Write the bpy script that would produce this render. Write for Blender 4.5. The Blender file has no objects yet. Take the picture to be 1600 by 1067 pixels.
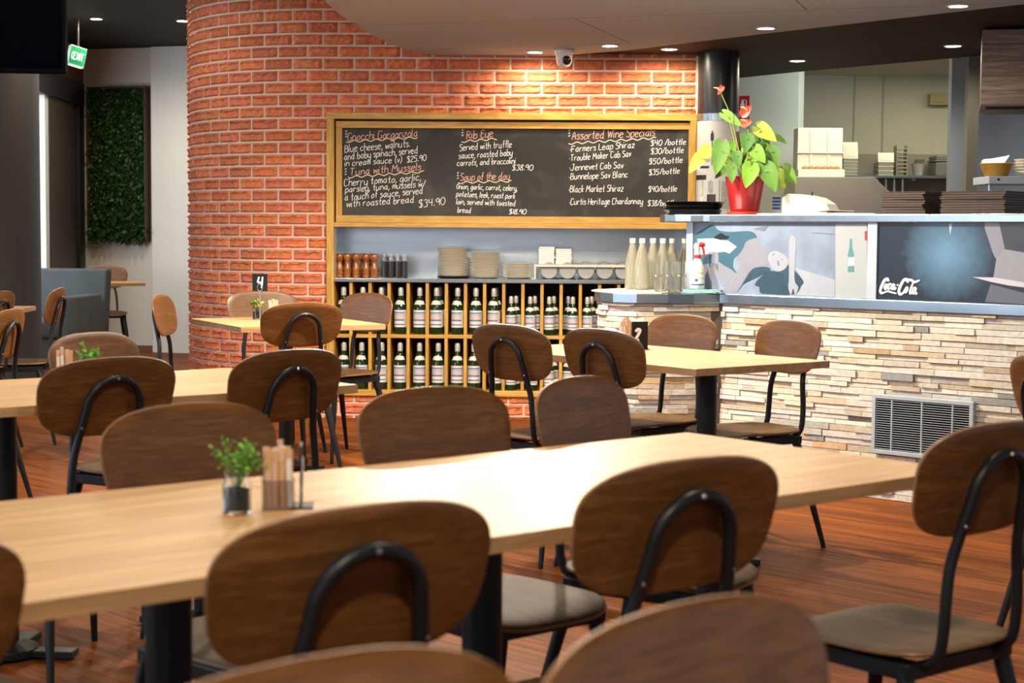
import bpy, math, random
from mathutils import Vector, Matrix
from math import sin, cos, pi, radians as R
SC = bpy.context.scene
COL = SC.collection
rnd = random.Random(7)

# ------------------------------------------------------------ camera, sky, exposure
cd = bpy.data.cameras.new('camera'); cam = bpy.data.objects.new('camera', cd); COL.objects.link(cam)
cd.sensor_width = 36.0; cd.lens = 58.5; cd.clip_start = .05; cd.clip_end = 200
PITCH, ROLL = 0.06583, 0.00702
_F = Vector((0, cos(PITCH), -sin(PITCH))); _R = Vector((1, 0, 0)); _U = _R.cross(_F)
_R2 = _R*cos(ROLL) + _U*sin(ROLL); _U2 = _U*cos(ROLL) - _R*sin(ROLL)
cam.matrix_world = Matrix(((_R2.x, _U2.x, -_F.x, 0), (_R2.y, _U2.y, -_F.y, 0), (_R2.z, _U2.z, -_F.z, 1.2), (0, 0, 0, 1)))
cd.dof.use_dof = True; cd.dof.focus_distance = 8.4; cd.dof.aperture_fstop = 6.0
SC.camera = cam
vs = SC.view_settings
vs.view_transform = 'Standard'; vs.look = 'None'; vs.gamma = 1; vs.use_curve_mapping = False; vs.exposure = 0.78
wd = bpy.data.worlds.new('daylight_sky'); SC.world = wd; wd.use_nodes = True
_n = wd.node_tree.nodes; _bg = _n['Background']; _bg.inputs['Color'].default_value = (.78, .88, 1, 1); _bg.inputs['Strength'].default_value = 0.26

def area_light(name, loc, target, sx, sy, power, color):
    l = bpy.data.lights.new(name, 'AREA'); l.shape = 'RECTANGLE'; l.size = sx; l.size_y = sy; l.energy = power; l.color = color
    o = bpy.data.objects.new(name, l); COL.objects.link(o); o.location = loc
    o.rotation_euler = (Vector(target)-Vector(loc)).to_track_quat('-Z', 'Y').to_euler(); return o
# daylight through the glazed shopfront behind the diners
area_light('shopfront_daylight', (-2.5, -3.2, 1.7), (.5, 8, 1.0), 5.5, 2.4, 18, (.85, .92, 1))
area_light('side_glazing_daylight', (-6.6, 9.0, 1.5), (0, 8.0, 1.1), 3.6, 2.2, 32, (.66, .83, 1))
area_light('side_window_daylight', (-6.2, 2.6, 1.6), (0, 6.4, 2.4), 5.0, 2.2, 90, (.70, .85, 1))

# ------------------------------------------------------------ mesh building
class MB:
    def __init__(s): s.v = []; s.f = []; s.m = []; s.c = []
    def add(s, vs_, fs, m=0, col=None):
        b = len(s.v); s.v += [tuple(p) for p in vs_]
        for f in fs: s.f.append(tuple(b+i for i in f)); s.m.append(m); s.c.append(col)
    def box(s, x0, x1, y0, y1, z0, z1, m=0, col=None, M=None):
        p = [(x, y, z) for z in (z0, z1) for x, y in ((x0, y0), (x1, y0), (x1, y1), (x0, y1))]
        if M is not None: p = [M @ Vector(q) for q in p]
        s.add(p, [(3, 2, 1, 0), (4, 5, 6, 7), (0, 1, 5, 4), (1, 2, 6, 5), (2, 3, 7, 6), (3, 0, 4, 7)], m, col)
    def prism(s, poly, z0, z1, m=0, col=None):
        a = sum(poly[i][0]*poly[(i+1) % len(poly)][1]-poly[(i+1) % len(poly)][0]*poly[i][1] for i in range(len(poly)))
        if a < 0: poly = poly[::-1]
        n = len(poly)
        s.add([(p[0], p[1], z0) for p in poly]+[(p[0], p[1], z1) for p in poly],
              [tuple(range(n-1, -1, -1)), tuple(range(n, 2*n))]+[(i, (i+1) % n, n+(i+1) % n, n+i) for i in range(n)], m, col)
    def lathe(s, prof, seg=24, c=(0, 0, 0), m=0, M=None, ms=None):
        n = len(prof); vv = []; ff = []; mm = []
        for i, (r, z) in enumerate(prof):
            for k in range(seg):
                a = 2*pi*k/seg; p = Vector((r*cos(a), r*sin(a), z))
                if M is not None: p = M @ p
                vv.append((p.x+c[0], p.y+c[1], p.z+c[2]))
        b = len(s.v); s.v += vv
        for i in range(n-1):
            for k in range(seg):
                k2 = (k+1) % seg
                s.f.append((b+i*seg+k, b+i*seg+k2, b+(i+1)*seg+k2, b+(i+1)*seg+k)); s.m.append(ms[i] if ms else m); s.c.append(None)
        if prof[0][0] > 1e-6: s.f.append(tuple(b+k for k in range(seg-1, -1, -1))); s.m.append(ms[0] if ms else m); s.c.append(None)
        if prof[-1][0] > 1e-6: s.f.append(tuple(b+(n-1)*seg+k for k in range(seg))); s.m.append(ms[-1] if ms else m); s.c.append(None)
    def tube(s, pts, r, seg=8, m=0, closed=False, flat=None):
        pts = [Vector(p) for p in pts]; n = len(pts)
        rs = r if isinstance(r, (list, tuple)) else [r]*n
        t0 = (pts[1]-pts[0]).normalized()
        u = t0.orthogonal().normalized() if flat is None else Vector(flat)
        b = len(s.v)
        for i in range(n):
            t = (pts[min(i+1, n-1)]-pts[max(i-1, 0)])
            t = t.normalized() if t.length > 1e-9 else t0
            u = (u-t*u.dot(t)); u = u.normalized() if u.length > 1e-6 else t.orthogonal().normalized(); w = t.cross(u)
            for k in range(seg):
                a = 2*pi*(k+.5)/seg
                p = pts[i]+(u*cos(a)*(1 if flat is None else .35)+w*sin(a))*rs[i]
                s.v.append(tuple(p))
        for i in range(n-1):
            for k in range(seg):
                k2 = (k+1) % seg
                s.f.append((b+i*seg+k, b+i*seg+k2, b+(i+1)*seg+k2, b+(i+1)*seg+k)); s.m.append(m); s.c.append(None)
        s.f.append(tuple(b+k for k in range(seg-1, -1, -1))); s.m.append(m); s.c.append(None)
        s.f.append(tuple(b+(n-1)*seg+k for k in range(seg))); s.m.append(m); s.c.append(None)
    def build(s, name, mats, parent=None, smooth=False, bevel=0, angle=40):
        me = bpy.data.meshes.new(name); me.from_pydata(s.v, [], s.f); me.update()
        for mt in (mats if isinstance(mats, (list, tuple)) else [mats]): me.materials.append(mt)
        me.polygons.foreach_set('material_index', s.m)
        if any(c is not None for c in s.c):
            at = me.color_attributes.new('tint', 'FLOAT_COLOR', 'CORNER'); i = 0; d = []
            for f, c in zip(s.f, s.c): d += list((c or (1, 1, 1))+(1,))*len(f)
            at.data.foreach_set('color', d)
        if smooth:
            me.polygons.foreach_set('use_smooth', [True]*len(s.f)); me.set_sharp_from_angle(angle=R(angle))
        o = bpy.data.objects.new(name, me); COL.objects.link(o)
        if parent is not None: o.parent = parent
        if bevel:
            b = o.modifiers.new('bevel', 'BEVEL'); b.width = bevel; b.segments = 2; b.limit_method = 'ANGLE'; b.angle_limit = R(40)
        return o

def tag(o, label=None, cat=None, group=None, kind=None):
    if label: o['label'] = label
    if cat: o['category'] = cat
    if group: o['group'] = group
    if kind: o['kind'] = kind
    return o
def thing(name, label, cat, loc=(0, 0, 0), rz=0, group=None):
    o = bpy.data.objects.new(name, None); COL.objects.link(o); o.location = loc; o.rotation_euler = (0, 0, rz); o.empty_display_size = .1
    return tag(o, label, cat, group)
def dup(root, loc, rz, label, group=None):
    r = root.copy(); COL.objects.link(r); r.location = loc; r.rotation_euler = (0, 0, rz); r['label'] = label
    if group: r['group'] = group
    for ch in list(root.children):
        c = ch.copy(); COL.objects.link(c); c.parent = r
        for g in list(ch.children):
            d = g.copy(); COL.objects.link(d); d.parent = c
    return r
def struct(mb, name, mats, **k): return tag(mb.build(name, mats, **k), kind='structure')
ORD = ['first', 'second', 'third', 'fourth', 'fifth', 'sixth', 'seventh', 'eighth', 'ninth', 'tenth', 'eleventh', 'twelfth', 'thirteenth', 'fourteenth', 'fifteenth', 'sixteenth', 'seventeenth', 'eighteenth', 'nineteenth', 'twentieth', 'twenty-first', 'twenty-second', 'twenty-third', 'twenty-fourth', 'twenty-fifth', 'twenty-sixth']

# ------------------------------------------------------------ materials
def new_mat(name):
    m = bpy.data.materials.new(name); m.use_nodes = True
    nt = m.node_tree; return m, nt, nt.nodes['Principled BSDF']
def N(nt, t, **k):
    n = nt.nodes.new(t)
    for a, b in k.items():
        if a in n.inputs: n.inputs[a].default_value = b
        else: setattr(n, a, b)
    return n
def L(nt, a, b): nt.links.new(a, b)
def plain(name, col, rough=.5, metal=0, var=.12, scale=18, bump=0, bscale=60, coat=0, trans=0, ior=1.45, spec=.5, stretch=None):
    m, nt, p = new_mat(name)
    tc = N(nt, 'ShaderNodeTexCoord'); src = tc.outputs['Object']
    if stretch:
        mp = N(nt, 'ShaderNodeMapping'); mp.inputs['Scale'].default_value = stretch; L(nt, src, mp.inputs[0]); src = mp.outputs[0]
    nz = N(nt, 'ShaderNodeTexNoise', Scale=scale, Detail=4); L(nt, src, nz.inputs['Vector'])
    mx = N(nt, 'ShaderNodeMix', data_type='RGBA'); mx.inputs[6].default_value = tuple(c*(1-var) for c in col)+(1,)
    mx.inputs[7].default_value = tuple(min(1, c*(1+var)) for c in col)+(1,)
    L(nt, nz.outputs['Fac'], mx.inputs[0]); L(nt, mx.outputs[2], p.inputs['Base Color'])
    p.inputs['Roughness'].default_value = rough; p.inputs['Metallic'].default_value = metal
    p.inputs['Coat Weight'].default_value = coat; p.inputs['Transmission Weight'].default_value = trans; p.inputs['IOR'].default_value = ior
    p.inputs['Specular IOR Level'].default_value = spec
    if bump:
        bz = N(nt, 'ShaderNodeTexNoise', Scale=bscale, Detail=3); L(nt, src, bz.inputs['Vector'])
        b = N(nt, 'ShaderNodeBump', Strength=bump, Distance=.004); L(nt, bz.outputs['Fac'], b.inputs['Height']); L(nt, b.outputs[0], p.inputs['Normal'])
    return m
def wood(name, c0, c1, c2, axis='X', scale=1., rough=.4, coat=0, fine=1., spec=.4):
    m, nt, p = new_mat(name)
    tc = N(nt, 'ShaderNodeTexCoord'); oi = N(nt, 'ShaderNodeObjectInfo')
    mul = N(nt, 'ShaderNodeVectorMath', operation='SCALE'); cmb = N(nt, 'ShaderNodeCombineXYZ')
    for i in range(3): L(nt, oi.outputs['Random'], cmb.inputs[i])
    L(nt, cmb.outputs[0], mul.inputs[0]); mul.inputs['Scale'].default_value = 7.3
    ad = N(nt, 'ShaderNodeVectorMath', operation='ADD'); L(nt, tc.outputs['Object'], ad.inputs[0]); L(nt, mul.outputs[0], ad.inputs[1])
    mp = N(nt, 'ShaderNodeMapping'); s = [scale*9]*3; s['XYZ'.index(axis)] = scale*(.9 if fine < 2 else .5); mp.inputs['Scale'].default_value = s
    L(nt, ad.outputs[0], mp.inputs[0])
    n1 = N(nt, 'ShaderNodeTexNoise', Scale=1.6, Detail=3, Distortion=1.2); L(nt, mp.outputs[0], n1.inputs['Vector'])
    n2 = N(nt, 'ShaderNodeTexNoise', Scale=11*fine, Detail=5, Distortion=.4); L(nt, mp.outputs[0], n2.inputs['Vector'])
    wv = N(nt, 'ShaderNodeMath', operation='MULTIPLY'); L(nt, n1.outputs['Fac'], wv.inputs[0]); wv.inputs[1].default_value = 9
    fr = N(nt, 'ShaderNodeMath', operation='SINE'); L(nt, wv.outputs[0], fr.inputs[0])
    a = N(nt, 'ShaderNodeMath', operation='MULTIPLY_ADD'); L(nt, fr.outputs[0], a.inputs[0]); a.inputs[1].default_value = .22; L(nt, n2.outputs['Fac'], a.inputs[2])
    cr = N(nt, 'ShaderNodeValToRGB'); e = cr.color_ramp.elements
    e[0].position = .22; e[0].color = c0+(1,); e[1].position = .8; e[1].color = c2+(1,)
    x = e.new(.5); x.color = c1+(1,)
    L(nt, a.outputs[0], cr.inputs[0]); L(nt, cr.outputs[0], p.inputs['Base Color'])
    p.inputs['Roughness'].default_value = rough; p.inputs['Coat Weight'].default_value = coat; p.inputs['Coat Roughness'].default_value = .3; p.inputs['Specular IOR Level'].default_value = spec
    b = N(nt, 'ShaderNodeBump', Strength=.06, Distance=.002); L(nt, n2.outputs['Fac'], b.inputs['Height']); L(nt, b.outputs[0], p.inputs['Normal'])
    return m
def tinted(name, rough=.8, scale=40, var=.35, bump=.4, bscale=90, spec=.3):
    """the built tint of each stone or brick, mottled by noise"""
    m, nt, p = new_mat(name)
    at = N(nt, 'ShaderNodeAttribute', attribute_name='tint'); tc = N(nt, 'ShaderNodeTexCoord')
    nz = N(nt, 'ShaderNodeTexNoise', Scale=scale, Detail=6, Roughness=.65); L(nt, tc.outputs['Object'], nz.inputs['Vector'])
    mr = N(nt, 'ShaderNodeMapRange'); mr.inputs[1].default_value = .3; mr.inputs[2].default_value = .7; mr.inputs[3].default_value = 1-var; mr.inputs[4].default_value = 1+var
    L(nt, nz.outputs['Fac'], mr.inputs[0])
    mu = N(nt, 'ShaderNodeVectorMath', operation='SCALE'); L(nt, at.outputs['Color'], mu.inputs[0]); L(nt, mr.outputs[0], mu.inputs['Scale'])
    L(nt, mu.outputs[0], p.inputs['Base Color']); p.inputs['Roughness'].default_value = rough; p.inputs['Specular IOR Level'].default_value = spec
    bz = N(nt, 'ShaderNodeTexNoise', Scale=bscale, Detail=4); L(nt, tc.outputs['Object'], bz.inputs['Vector'])
    b = N(nt, 'ShaderNodeBump', Strength=bump, Distance=.006); L(nt, bz.outputs['Fac'], b.inputs['Height']); L(nt, b.outputs[0], p.inputs['Normal'])
    return m
def glow(name, col, st):
    m, nt, p = new_mat(name); p.inputs['Base Color'].default_value = col+(1,); p.inputs['Emission Color'].default_value = col+(1,); p.inputs['Emission Strength'].default_value = st
    return m
def brushed(name, col, rough=.3, axis=0, amt=.06):
    m, nt, p = new_mat(name); tc = N(nt, 'ShaderNodeTexCoord'); mp = N(nt, 'ShaderNodeMapping')
    s = [14, 14, 14]; s[axis] = .8; mp.inputs['Scale'].default_value = s
    L(nt, tc.outputs['Object'], mp.inputs[0]); nz = N(nt, 'ShaderNodeTexNoise', Scale=1, Detail=2); L(nt, mp.outputs[0], nz.inputs['Vector'])
    mr = N(nt, 'ShaderNodeMapRange'); mr.inputs[3].default_value = rough-amt; mr.inputs[4].default_value = rough+amt
    L(nt, nz.outputs['Fac'], mr.inputs[0])
    L(nt, mr.outputs[0], p.inputs['Roughness']); p.inputs['Metallic'].default_value = 1; p.inputs['Base Color'].default_value = col+(1,)
    n2 = N(nt, 'ShaderNodeTexNoise', Scale=3, Detail=1); L(nt, tc.outputs['Object'], n2.inputs['Vector'])
    b = N(nt, 'ShaderNodeBump', Strength=.05, Distance=.01); L(nt, n2.outputs['Fac'], b.inputs['Height']); L(nt, b.outputs[0], p.inputs['Normal'])
    return m
def planks(name, yaw):
    m, nt, p = new_mat(name); tc = N(nt, 'ShaderNodeTexCoord')
    mp = N(nt, 'ShaderNodeMapping'); mp.inputs['Rotation'].default_value = (0, 0, yaw); L(nt, tc.outputs['Object'], mp.inputs[0])
    br = N(nt, 'ShaderNodeTexBrick', Scale=1); br.inputs['Brick Width'].default_value = 1.3; br.inputs['Row Height'].default_value = .09; br.inputs['Mortar Size'].default_value = .0015
    br.inputs['Color1'].default_value = (.215, .062, .012, 1); br.inputs['Color2'].default_value = (.140, .038, .008, 1); br.inputs['Mortar'].default_value = (.03, .012, .006, 1); br.inputs['Mortar Smooth'].default_value = .3
    L(nt, mp.outputs[0], br.inputs['Vector'])
    m2 = N(nt, 'ShaderNodeMapping'); m2.inputs['Scale'].default_value = (1.2, 26, 1); L(nt, mp.outputs[0], m2.inputs[0])
    nz = N(nt, 'ShaderNodeTexNoise', Scale=1.5, Detail=6, Distortion=.6); L(nt, m2.outputs[0], nz.inputs['Vector'])
    mr = N(nt, 'ShaderNodeMapRange'); mr.inputs[1].default_value = .3; mr.inputs[2].default_value = .7; mr.inputs[3].default_value = .55; mr.inputs[4].default_value = 1.6; L(nt, nz.outputs['Fac'], mr.inputs[0])
    mu = N(nt, 'ShaderNodeVectorMath', operation='SCALE'); L(nt, br.outputs['Color'], mu.inputs[0]); L(nt, mr.outputs[0], mu.inputs['Scale']); L(nt, mu.outputs[0], p.inputs['Base Color'])
    p.inputs['Roughness'].default_value = .5; p.inputs['Specular IOR Level'].default_value = .06
    b = N(nt, 'ShaderNodeBump', Strength=.15, Distance=.002); L(nt, br.outputs['Fac'], b.inputs['Height']); b.invert = True; L(nt, b.outputs[0], p.inputs['Normal'])
    return m
def ceiling_mat(name, col):
    m, nt, p = new_mat(name); tc = N(nt, 'ShaderNodeTexCoord'); mp = N(nt, 'ShaderNodeMapping'); mp.inputs['Rotation'].default_value = (0, 0, R(18)); L(nt, tc.outputs['Object'], mp.inputs[0])
    br = N(nt, 'ShaderNodeTexBrick', Scale=1); br.inputs['Brick Width'].default_value = 2.4; br.inputs['Row Height'].default_value = 1.2; br.inputs['Mortar Size'].default_value = .004
    br.inputs['Color1'].default_value = col+(1,); br.inputs['Color2'].default_value = tuple(c*.93 for c in col)+(1,); br.inputs['Mortar'].default_value = tuple(c*.3 for c in col)+(1,)
    L(nt, mp.outputs[0], br.inputs['Vector']); L(nt, br.outputs['Color'], p.inputs['Base Color']); p.inputs['Roughness'].default_value = .75; p.inputs['Specular IOR Level'].default_value = .2
    return m
def slate(name):
    m, nt, p = new_mat(name); tc = N(nt, 'ShaderNodeTexCoord'); nz = N(nt, 'ShaderNodeTexNoise', Scale=3.2, Detail=7, Distortion=1.6); L(nt, tc.outputs['Object'], nz.inputs['Vector'])
    cr = N(nt, 'ShaderNodeValToRGB'); e = cr.color_ramp.elements; e[0].position = .45; e[0].color = (.013, .0125, .011, 1); e[1].position = .8; e[1].color = (.055, .053, .048, 1)
    L(nt, nz.outputs['Fac'], cr.inputs[0]); L(nt, cr.outputs[0], p.inputs['Base Color']); p.inputs['Roughness'].default_value = .62; return m

M_floor = planks('floor_planks', R(44.5))
M_walnut = wood('chair_walnut', (.092, .037, .010), (.160, .067, .019), (.226, .102, .031), 'X', 1.0, .32, .0, 2.4, .5)
M_seat = wood('seat_walnut', (.075, .038, .014), (.115, .062, .025), (.155, .088, .038), 'Y', .8, .55, .0, 1.5, .06)
M_plyedge = plain('ply_edge', (.22, .11, .05), .4, var=.2)
M_oaktop = wood('table_oak', (.48, .27, .115), (.60, .37, .170), (.66, .425, .21), 'X', .8, .42, .0, .7)
M_oakedge = wood('table_oak_edge', (.36, .21, .10), (.46, .28, .135), (.52, .34, .18), 'X', .8, .42, 0, .7)
M_pine = wood('honey_oak', (.44, .235, .042), (.58, .345, .068), (.66, .425, .11), 'X', .9, .4, .2)
M_pinev = wood('honey_oak_upright', (.44, .235, .042), (.58, .345, .068), (.66, .425, .11), 'Z', .9, .4, .2)
M_black = plain('black_powder_coat', (.010, .011, .013), .38, .0, .2, 40, spec=.35)
M_rivet = plain('bright_rivet', (.6, .6, .6), .3, 1)
M_brick = tinted('rock_face_brick', .72, 30, .28, .5, 70)
M_mortar = plain('pale_mortar', (.66, .54, .44), .9, var=.15, scale=60, bump=.3, bscale=150)
M_stone = tinted('ledger_stone', .75, 45, .16, .5, 60)
M_stoneback = plain('dark_stone_joint', (.10, .085, .07), .9)
M_steel = brushed('brushed_steel', (.34, .395, .44), .26, 0)
M_steelv = brushed('brushed_steel_sheet', (.50, .55, .60), .24, 0, .1)
M_alu = plain('white_aluminium', (.42, .49, .56), .35, .3, .04)
M_ceil = ceiling_mat('dark_ceiling_board', (.030, .027, .025))
M_soffit = ceiling_mat('grey_soffit_board', (.38, .46, .55))  # blue put into the grey to stand in for daylight bounce
M_dark = plain('dark_paint', (.012, .012, .013), .5, var=.2)
M_white = plain('white_wall_paint', (.62, .585, .51), .8, var=.03, scale=6)
M_cream = plain('cream_plastic', (.62, .585, .47), .45, var=.04)
M_chalkw = plain('white_chalk', (.86, .84, .80), .95, var=.2, scale=300)
M_chalkp = plain('salmon_chalk', (.80, .44, .36), .95, var=.2, scale=300)
M_chalky = plain('cream_chalk', (.85, .72, .50), .95, var=.2, scale=300)
M_chalkb = plain('bluish_chalk', (.55, .62, .70), .95, var=.2, scale=300)
M_slate = slate('chalkboard_slate')
M_trimwood = plain('brown_timber', (.16, .085, .04), .5, var=.25, stretch=(1, 8, 8))

A_, B_ = Vector((cos(R(39.5)), sin(R(39.5)), 0)), Vector((-sin(R(39.5)), cos(R(39.5)), 0))

# ------------------------------------------------------------ room shell
mb = MB(); mb.box(-9, 8, -3.4, 19, -.06, 0); struct(mb, 'floor', M_floor)
mb = MB(); mb.box(-9, 8, -3.4, 17.2, 2.97, 3.07); struct(mb, 'ceiling', M_ceil)
WY = R(-1.365)
wallO = Vector((-1.2, 10.63, 0)); wdir = Vector((cos(WY), sin(WY), 0)); wn = Vector((sin(WY), -cos(WY), 0))
RC = 1.07; arcC = wallO - wn*RC
def wall_pt(s, z, d):
    """s metres along the wall from where the curve begins (negative = round the curve)"""
    if s >= 0: p = wallO + wdir*s + wn*d
    else:
        th = -s/RC; p = arcC + (wn*cos(th) - wdir*sin(th))*(RC+d)
    return (p.x, p.y, z)
S1 = 2.352; S0 = -3.6
def mortar_strip(mb, sa, sb, z0, z1, n):
    for i in range(n):
        a = sa+(sb-sa)*i/n; b = sa+(sb-sa)*(i+1)/n
        mb.add([wall_pt(a, z0, 0), wall_pt(b, z0, 0), wall_pt(b, z1, 0), wall_pt(a, z1, 0)], [(0, 1, 2, 3)], 0)
mb = MB()
HX0, HX1, HZ0, HZ1 = .022, 2.335, .15, 1.942
mortar_strip(mb, S0, 0, 0, 2.97, 48); mortar_strip(mb, 0, S1, 0, HZ0, 1); mortar_strip(mb, 0, S1, HZ1, 2.97, 1); mortar_strip(mb, 0, HX0, HZ0, HZ1, 1); mortar_strip(mb, HX1, S1, HZ0, HZ1, 1)
BP, BL, MT = .0756, .198, .0125
br = random.Random(3)
zoff = 2.2156 % BP; k = -1
while True:
    z0 = zoff+(k)*BP+MT/2; z1 = z0+BP-MT; k += 1
    if z0 > 2.96: break
    z0c, z1c = max(z0, 0), min(z1, 2.96)
    if z1c-z0c < .01: continue
    s = 1.377+(BL/2 if k % 2 else 0) - 30*BL
    while s < S1:
        a, b = s+MT/2, s+BL-MT/2; s += BL
        a, b = max(a, S0), min(b, S1-.005)
        if b-a < .02: continue
        pieces = [(a, b, z0c, z1c)]
        if a < HX1 and b > HX0 and z0c < HZ1 and z1c > HZ0:
            pieces = []
            if a < HX0-.01: pieces.append((a, HX0, z0c, z1c))
            if b > HX1+.01: pieces.append((HX1, b, z0c, z1c))
            if z1c > HZ1+.008: pieces.append((max(a, HX0), min(b, HX1), HZ1+.002, z1c))
            if z0c < HZ0-.008: pieces.append((max(a, HX0), min(b, HX1), z0c, HZ0-.002))
        t = br.uniform(.82, 1.14); cl = (.61*t, .178*t*br.uniform(.94, 1.08), .076*t*br.uniform(.85, 1.15))
        for (pa, pb, pz0, pz1) in pieces:
            nu = 9 if pb-pa > .1 else 5; nv = 5
            ph = br.uniform(0, 9); base = br.uniform(.006, .010); vv = []
            for j in range(nv+1):
                for i in range(nu+1):
                    u, v = i/nu, j/nv
                    if j in (0, nv) or i in (0, nu): d = .002
                    else:
                        d = (0, .012, .0075, .0085, .0165, 0)[j]+br.uniform(-.003, .004)+.002*sin(ph+5*u)
                        if j == nv-1: v = .80+br.uniform(-.09, .09)
                        if j == nv-2: v = .68+br.uniform(-.07, .05)
                        if j == 1: v = .12+br.uniform(-.03, .06)
                    vv.append(wall_pt(pa+(pb-pa)*u, pz0+(pz1-pz0)*v, d))
            q = nu+1
            mb.add(vv, [(j*q+i, j*q+i+1, (j+1)*q+i+1, (j+1)*q+i) for j in range(nv) for i in range(nu)], 1, cl)
            ed = [i for i in range(q)]+[j*q+nu for j in range(1, nv+1)]+[nv*q+i for i in range(nu-1, -1, -1)]+[j*q for j in range(nv-1, 0, -1)]
            b0 = len(mb.v)-len(vv)
            ring = [vv[i] for i in ed]
            per = [(0, 0)]
            base_pts = []
            for i in ed:
                j_, i_ = divmod(i, q); base_pts.append(wall_pt(pa+(pb-pa)*i_/nu, pz0+(pz1-pz0)*j_/nv, -.001))
            n = len(ed)
            mb.add(ring+base_pts, [(n+i, n+(i+1) % n, (i+1) % n, i) for i in range(n)], 1, cl)
struct(mb, 'wall_brick', [M_mortar, M_brick])
mb = MB()
p0, p1 = wall_pt(S1, 0, .02), wall_pt(S1+.03, 0, .02); q1, q0 = wall_pt(S1+.03, 0, -.25), wall_pt(S1, 0, -.25)
mb.prism([p0[:2], p1[:2], q1[:2], q0[:2]], 0, 2.31); struct(mb, 'trim_1', plain('cream_corner_trim', (.72, .66, .52), .5, var=.05))

# lowered ceiling over the bar: dark board with a grey curved panel below it
curve = [(-.5, 6.6), (-.82, 7.4), (-.92, 8.2), (-.89, 8.72), (-.835, 9.29), (-.74, 9.95), (-.63, 10.38), (-.50, 10.56), (-.38, 10.60)]
mb = MB(); mb.prism(curve+[(1.17, 10.57), (1.22, 12.62), (1.64, 12.13), (1.95, 11.69), (2.93, 10.53), (5.2, 7.9), (5.2, 4.9), (2.0, 5.2), (.4, 5.8)], 2.322, 2.965); struct(mb, 'ceiling_bulkhead', M_ceil)
mb = MB(); mb.prism(curve+[(.27, 10.585), (.71, 10.22), (1.09, 9.72), (1.41, 9.32), (2.45, 8.08), (5.2, 4.95), (2.0, 5.2), (.4, 5.8)], 2.308, 2.3215); struct(mb, 'ceiling_soffit', M_soffit)

# pale end wall in two planes, dark timber glazed side wall
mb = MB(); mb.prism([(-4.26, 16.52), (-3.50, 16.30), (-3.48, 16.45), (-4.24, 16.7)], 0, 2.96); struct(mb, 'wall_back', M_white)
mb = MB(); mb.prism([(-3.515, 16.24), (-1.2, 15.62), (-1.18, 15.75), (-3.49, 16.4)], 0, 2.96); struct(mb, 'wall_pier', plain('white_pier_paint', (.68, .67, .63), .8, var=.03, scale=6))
mb = MB(); mb.prism([(-4.24, 16.50), (-3.50, 16.285), (-1.2, 15.60), (-1.2, 15.62), (-3.5, 16.31), (-4.24, 16.52)], 0, .06); struct(mb, 'baseboard_back', M_trimwood)
mb = MB(); mb.prism([(-4.27, 16.5), (-4.215, 15.22), (-4.36, 15.2), (-4.42, 16.5)], 0, 2.55); struct(mb, 'wall_left', plain('dark_brown_panel', (.05, .040, .030), .6, var=.15, scale=5))
mb = MB(); mb.prism([(-4.262, 16.5), (-4.256, 16.30), (-4.225, 16.30), (-4.23, 16.5)], 0, 2.4); struct(mb, 'trim_2', M_dark)
mb = MB(); mb.prism([(-4.215, 16.46), (-4.14, 13.0), (-4.5, 13.0), (-4.5, 16.46)], 2.40, 2.62); struct(mb, 'trim_3', M_dark)
mb = MB(); mb.prism([(-4.225, 16.46), (-4.16, 13.0), (-4.5, 13.0), (-4.5, 16.46)], 2.62, 2.965); struct(mb, 'wall_header', plain('dark_timber_header', (.10, .045, .02), .5, var=.3, stretch=(1, 1, 6)))
PANE = plain('clear_pane', (.9, .95, .97), .03, var=0); PANE.node_tree.nodes['Principled BSDF'].inputs['Alpha'].default_value = .12
wf = MB(); wf.prism([(-4.228, 15.22), (-4.224, 15.09), (-4.30, 15.09), (-4.31, 15.22)], 0, 2.40); wf.box(-4.32, -4.22, 13.0, 15.09, 0, .08)
wo = struct(wf, 'window_1', plain('white_window_frame', (.72, .78, .74), .4, var=.04))
g = MB(); g.box(-4.285, -4.277, 13.0, 15.09, .08, 2.4)
g.build('window_pane', PANE, wo)
# ------------------------------------------------------------ outside the glazing
mb = MB(); mb.box(-30, -4.45, 8, 60, -.2, -.1); struct(mb, 'ground_outside', plain('pale_paving', (.55, .54, .52), .9))
t = thing('street_post', 'grey-blue steel post standing outside the glazed door', 'post', (-5.35, 19.0, -.1))
mb = MB(); mb.lathe([(.09, 0), (.09, .04), (.05, .06), (.045, 3.2)], 16); mb.build('pole', plain('blue_grey_steel', (.12, .19, .26), .5), t, True)
def leaf_cloud(mb, n, centre, rad, size, rg, cols, flat=None):
    for _ in range(n):
        while True:
            q = Vector((rg.uniform(-1, 1), rg.uniform(-1, 1), rg.uniform(-1, 1)))
            if q.length < 1: break
        p = Vector(centre)+Vector((q.x*rad[0], q.y*rad[1], q.z*rad[2]))
        d = Vector((rg.uniform(-1, 1), rg.uniform(-1, 1), rg.uniform(-.4, 1))).normalized(); w = d.orthogonal().normalized()*size*rg.uniform(.25, .45)
        d = d*size*rg.uniform(.7, 1.3); up = d.cross(w).normalized()*size*.12
        c = rg.choice(cols); k = rg.uniform(.7, 1.25)
        mb.add([p, p+d*.5+w+up, p+d, p+d*.5-w+up], [(0, 1, 2), (0, 2, 3)], 0, tuple(min(1, x*k) for x in c))
M_leaf = tinted('leaf_green', .5, 20, .12, .1, 60, .4)
sh = thing('garden_shrub', 'green shrub growing outside beside the street post', 'shrub', (-5.25, 17.4, -.1))
mb = MB(); leaf_cloud(mb, 900, (0, 0, 1.25), (.45, .5, .65), .12, random.Random(5), [(.10, .30, .04), (.2, .42, .06), (.06, .2, .03)]); mb.build('foliage', M_leaf, sh)
mb = MB()
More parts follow.
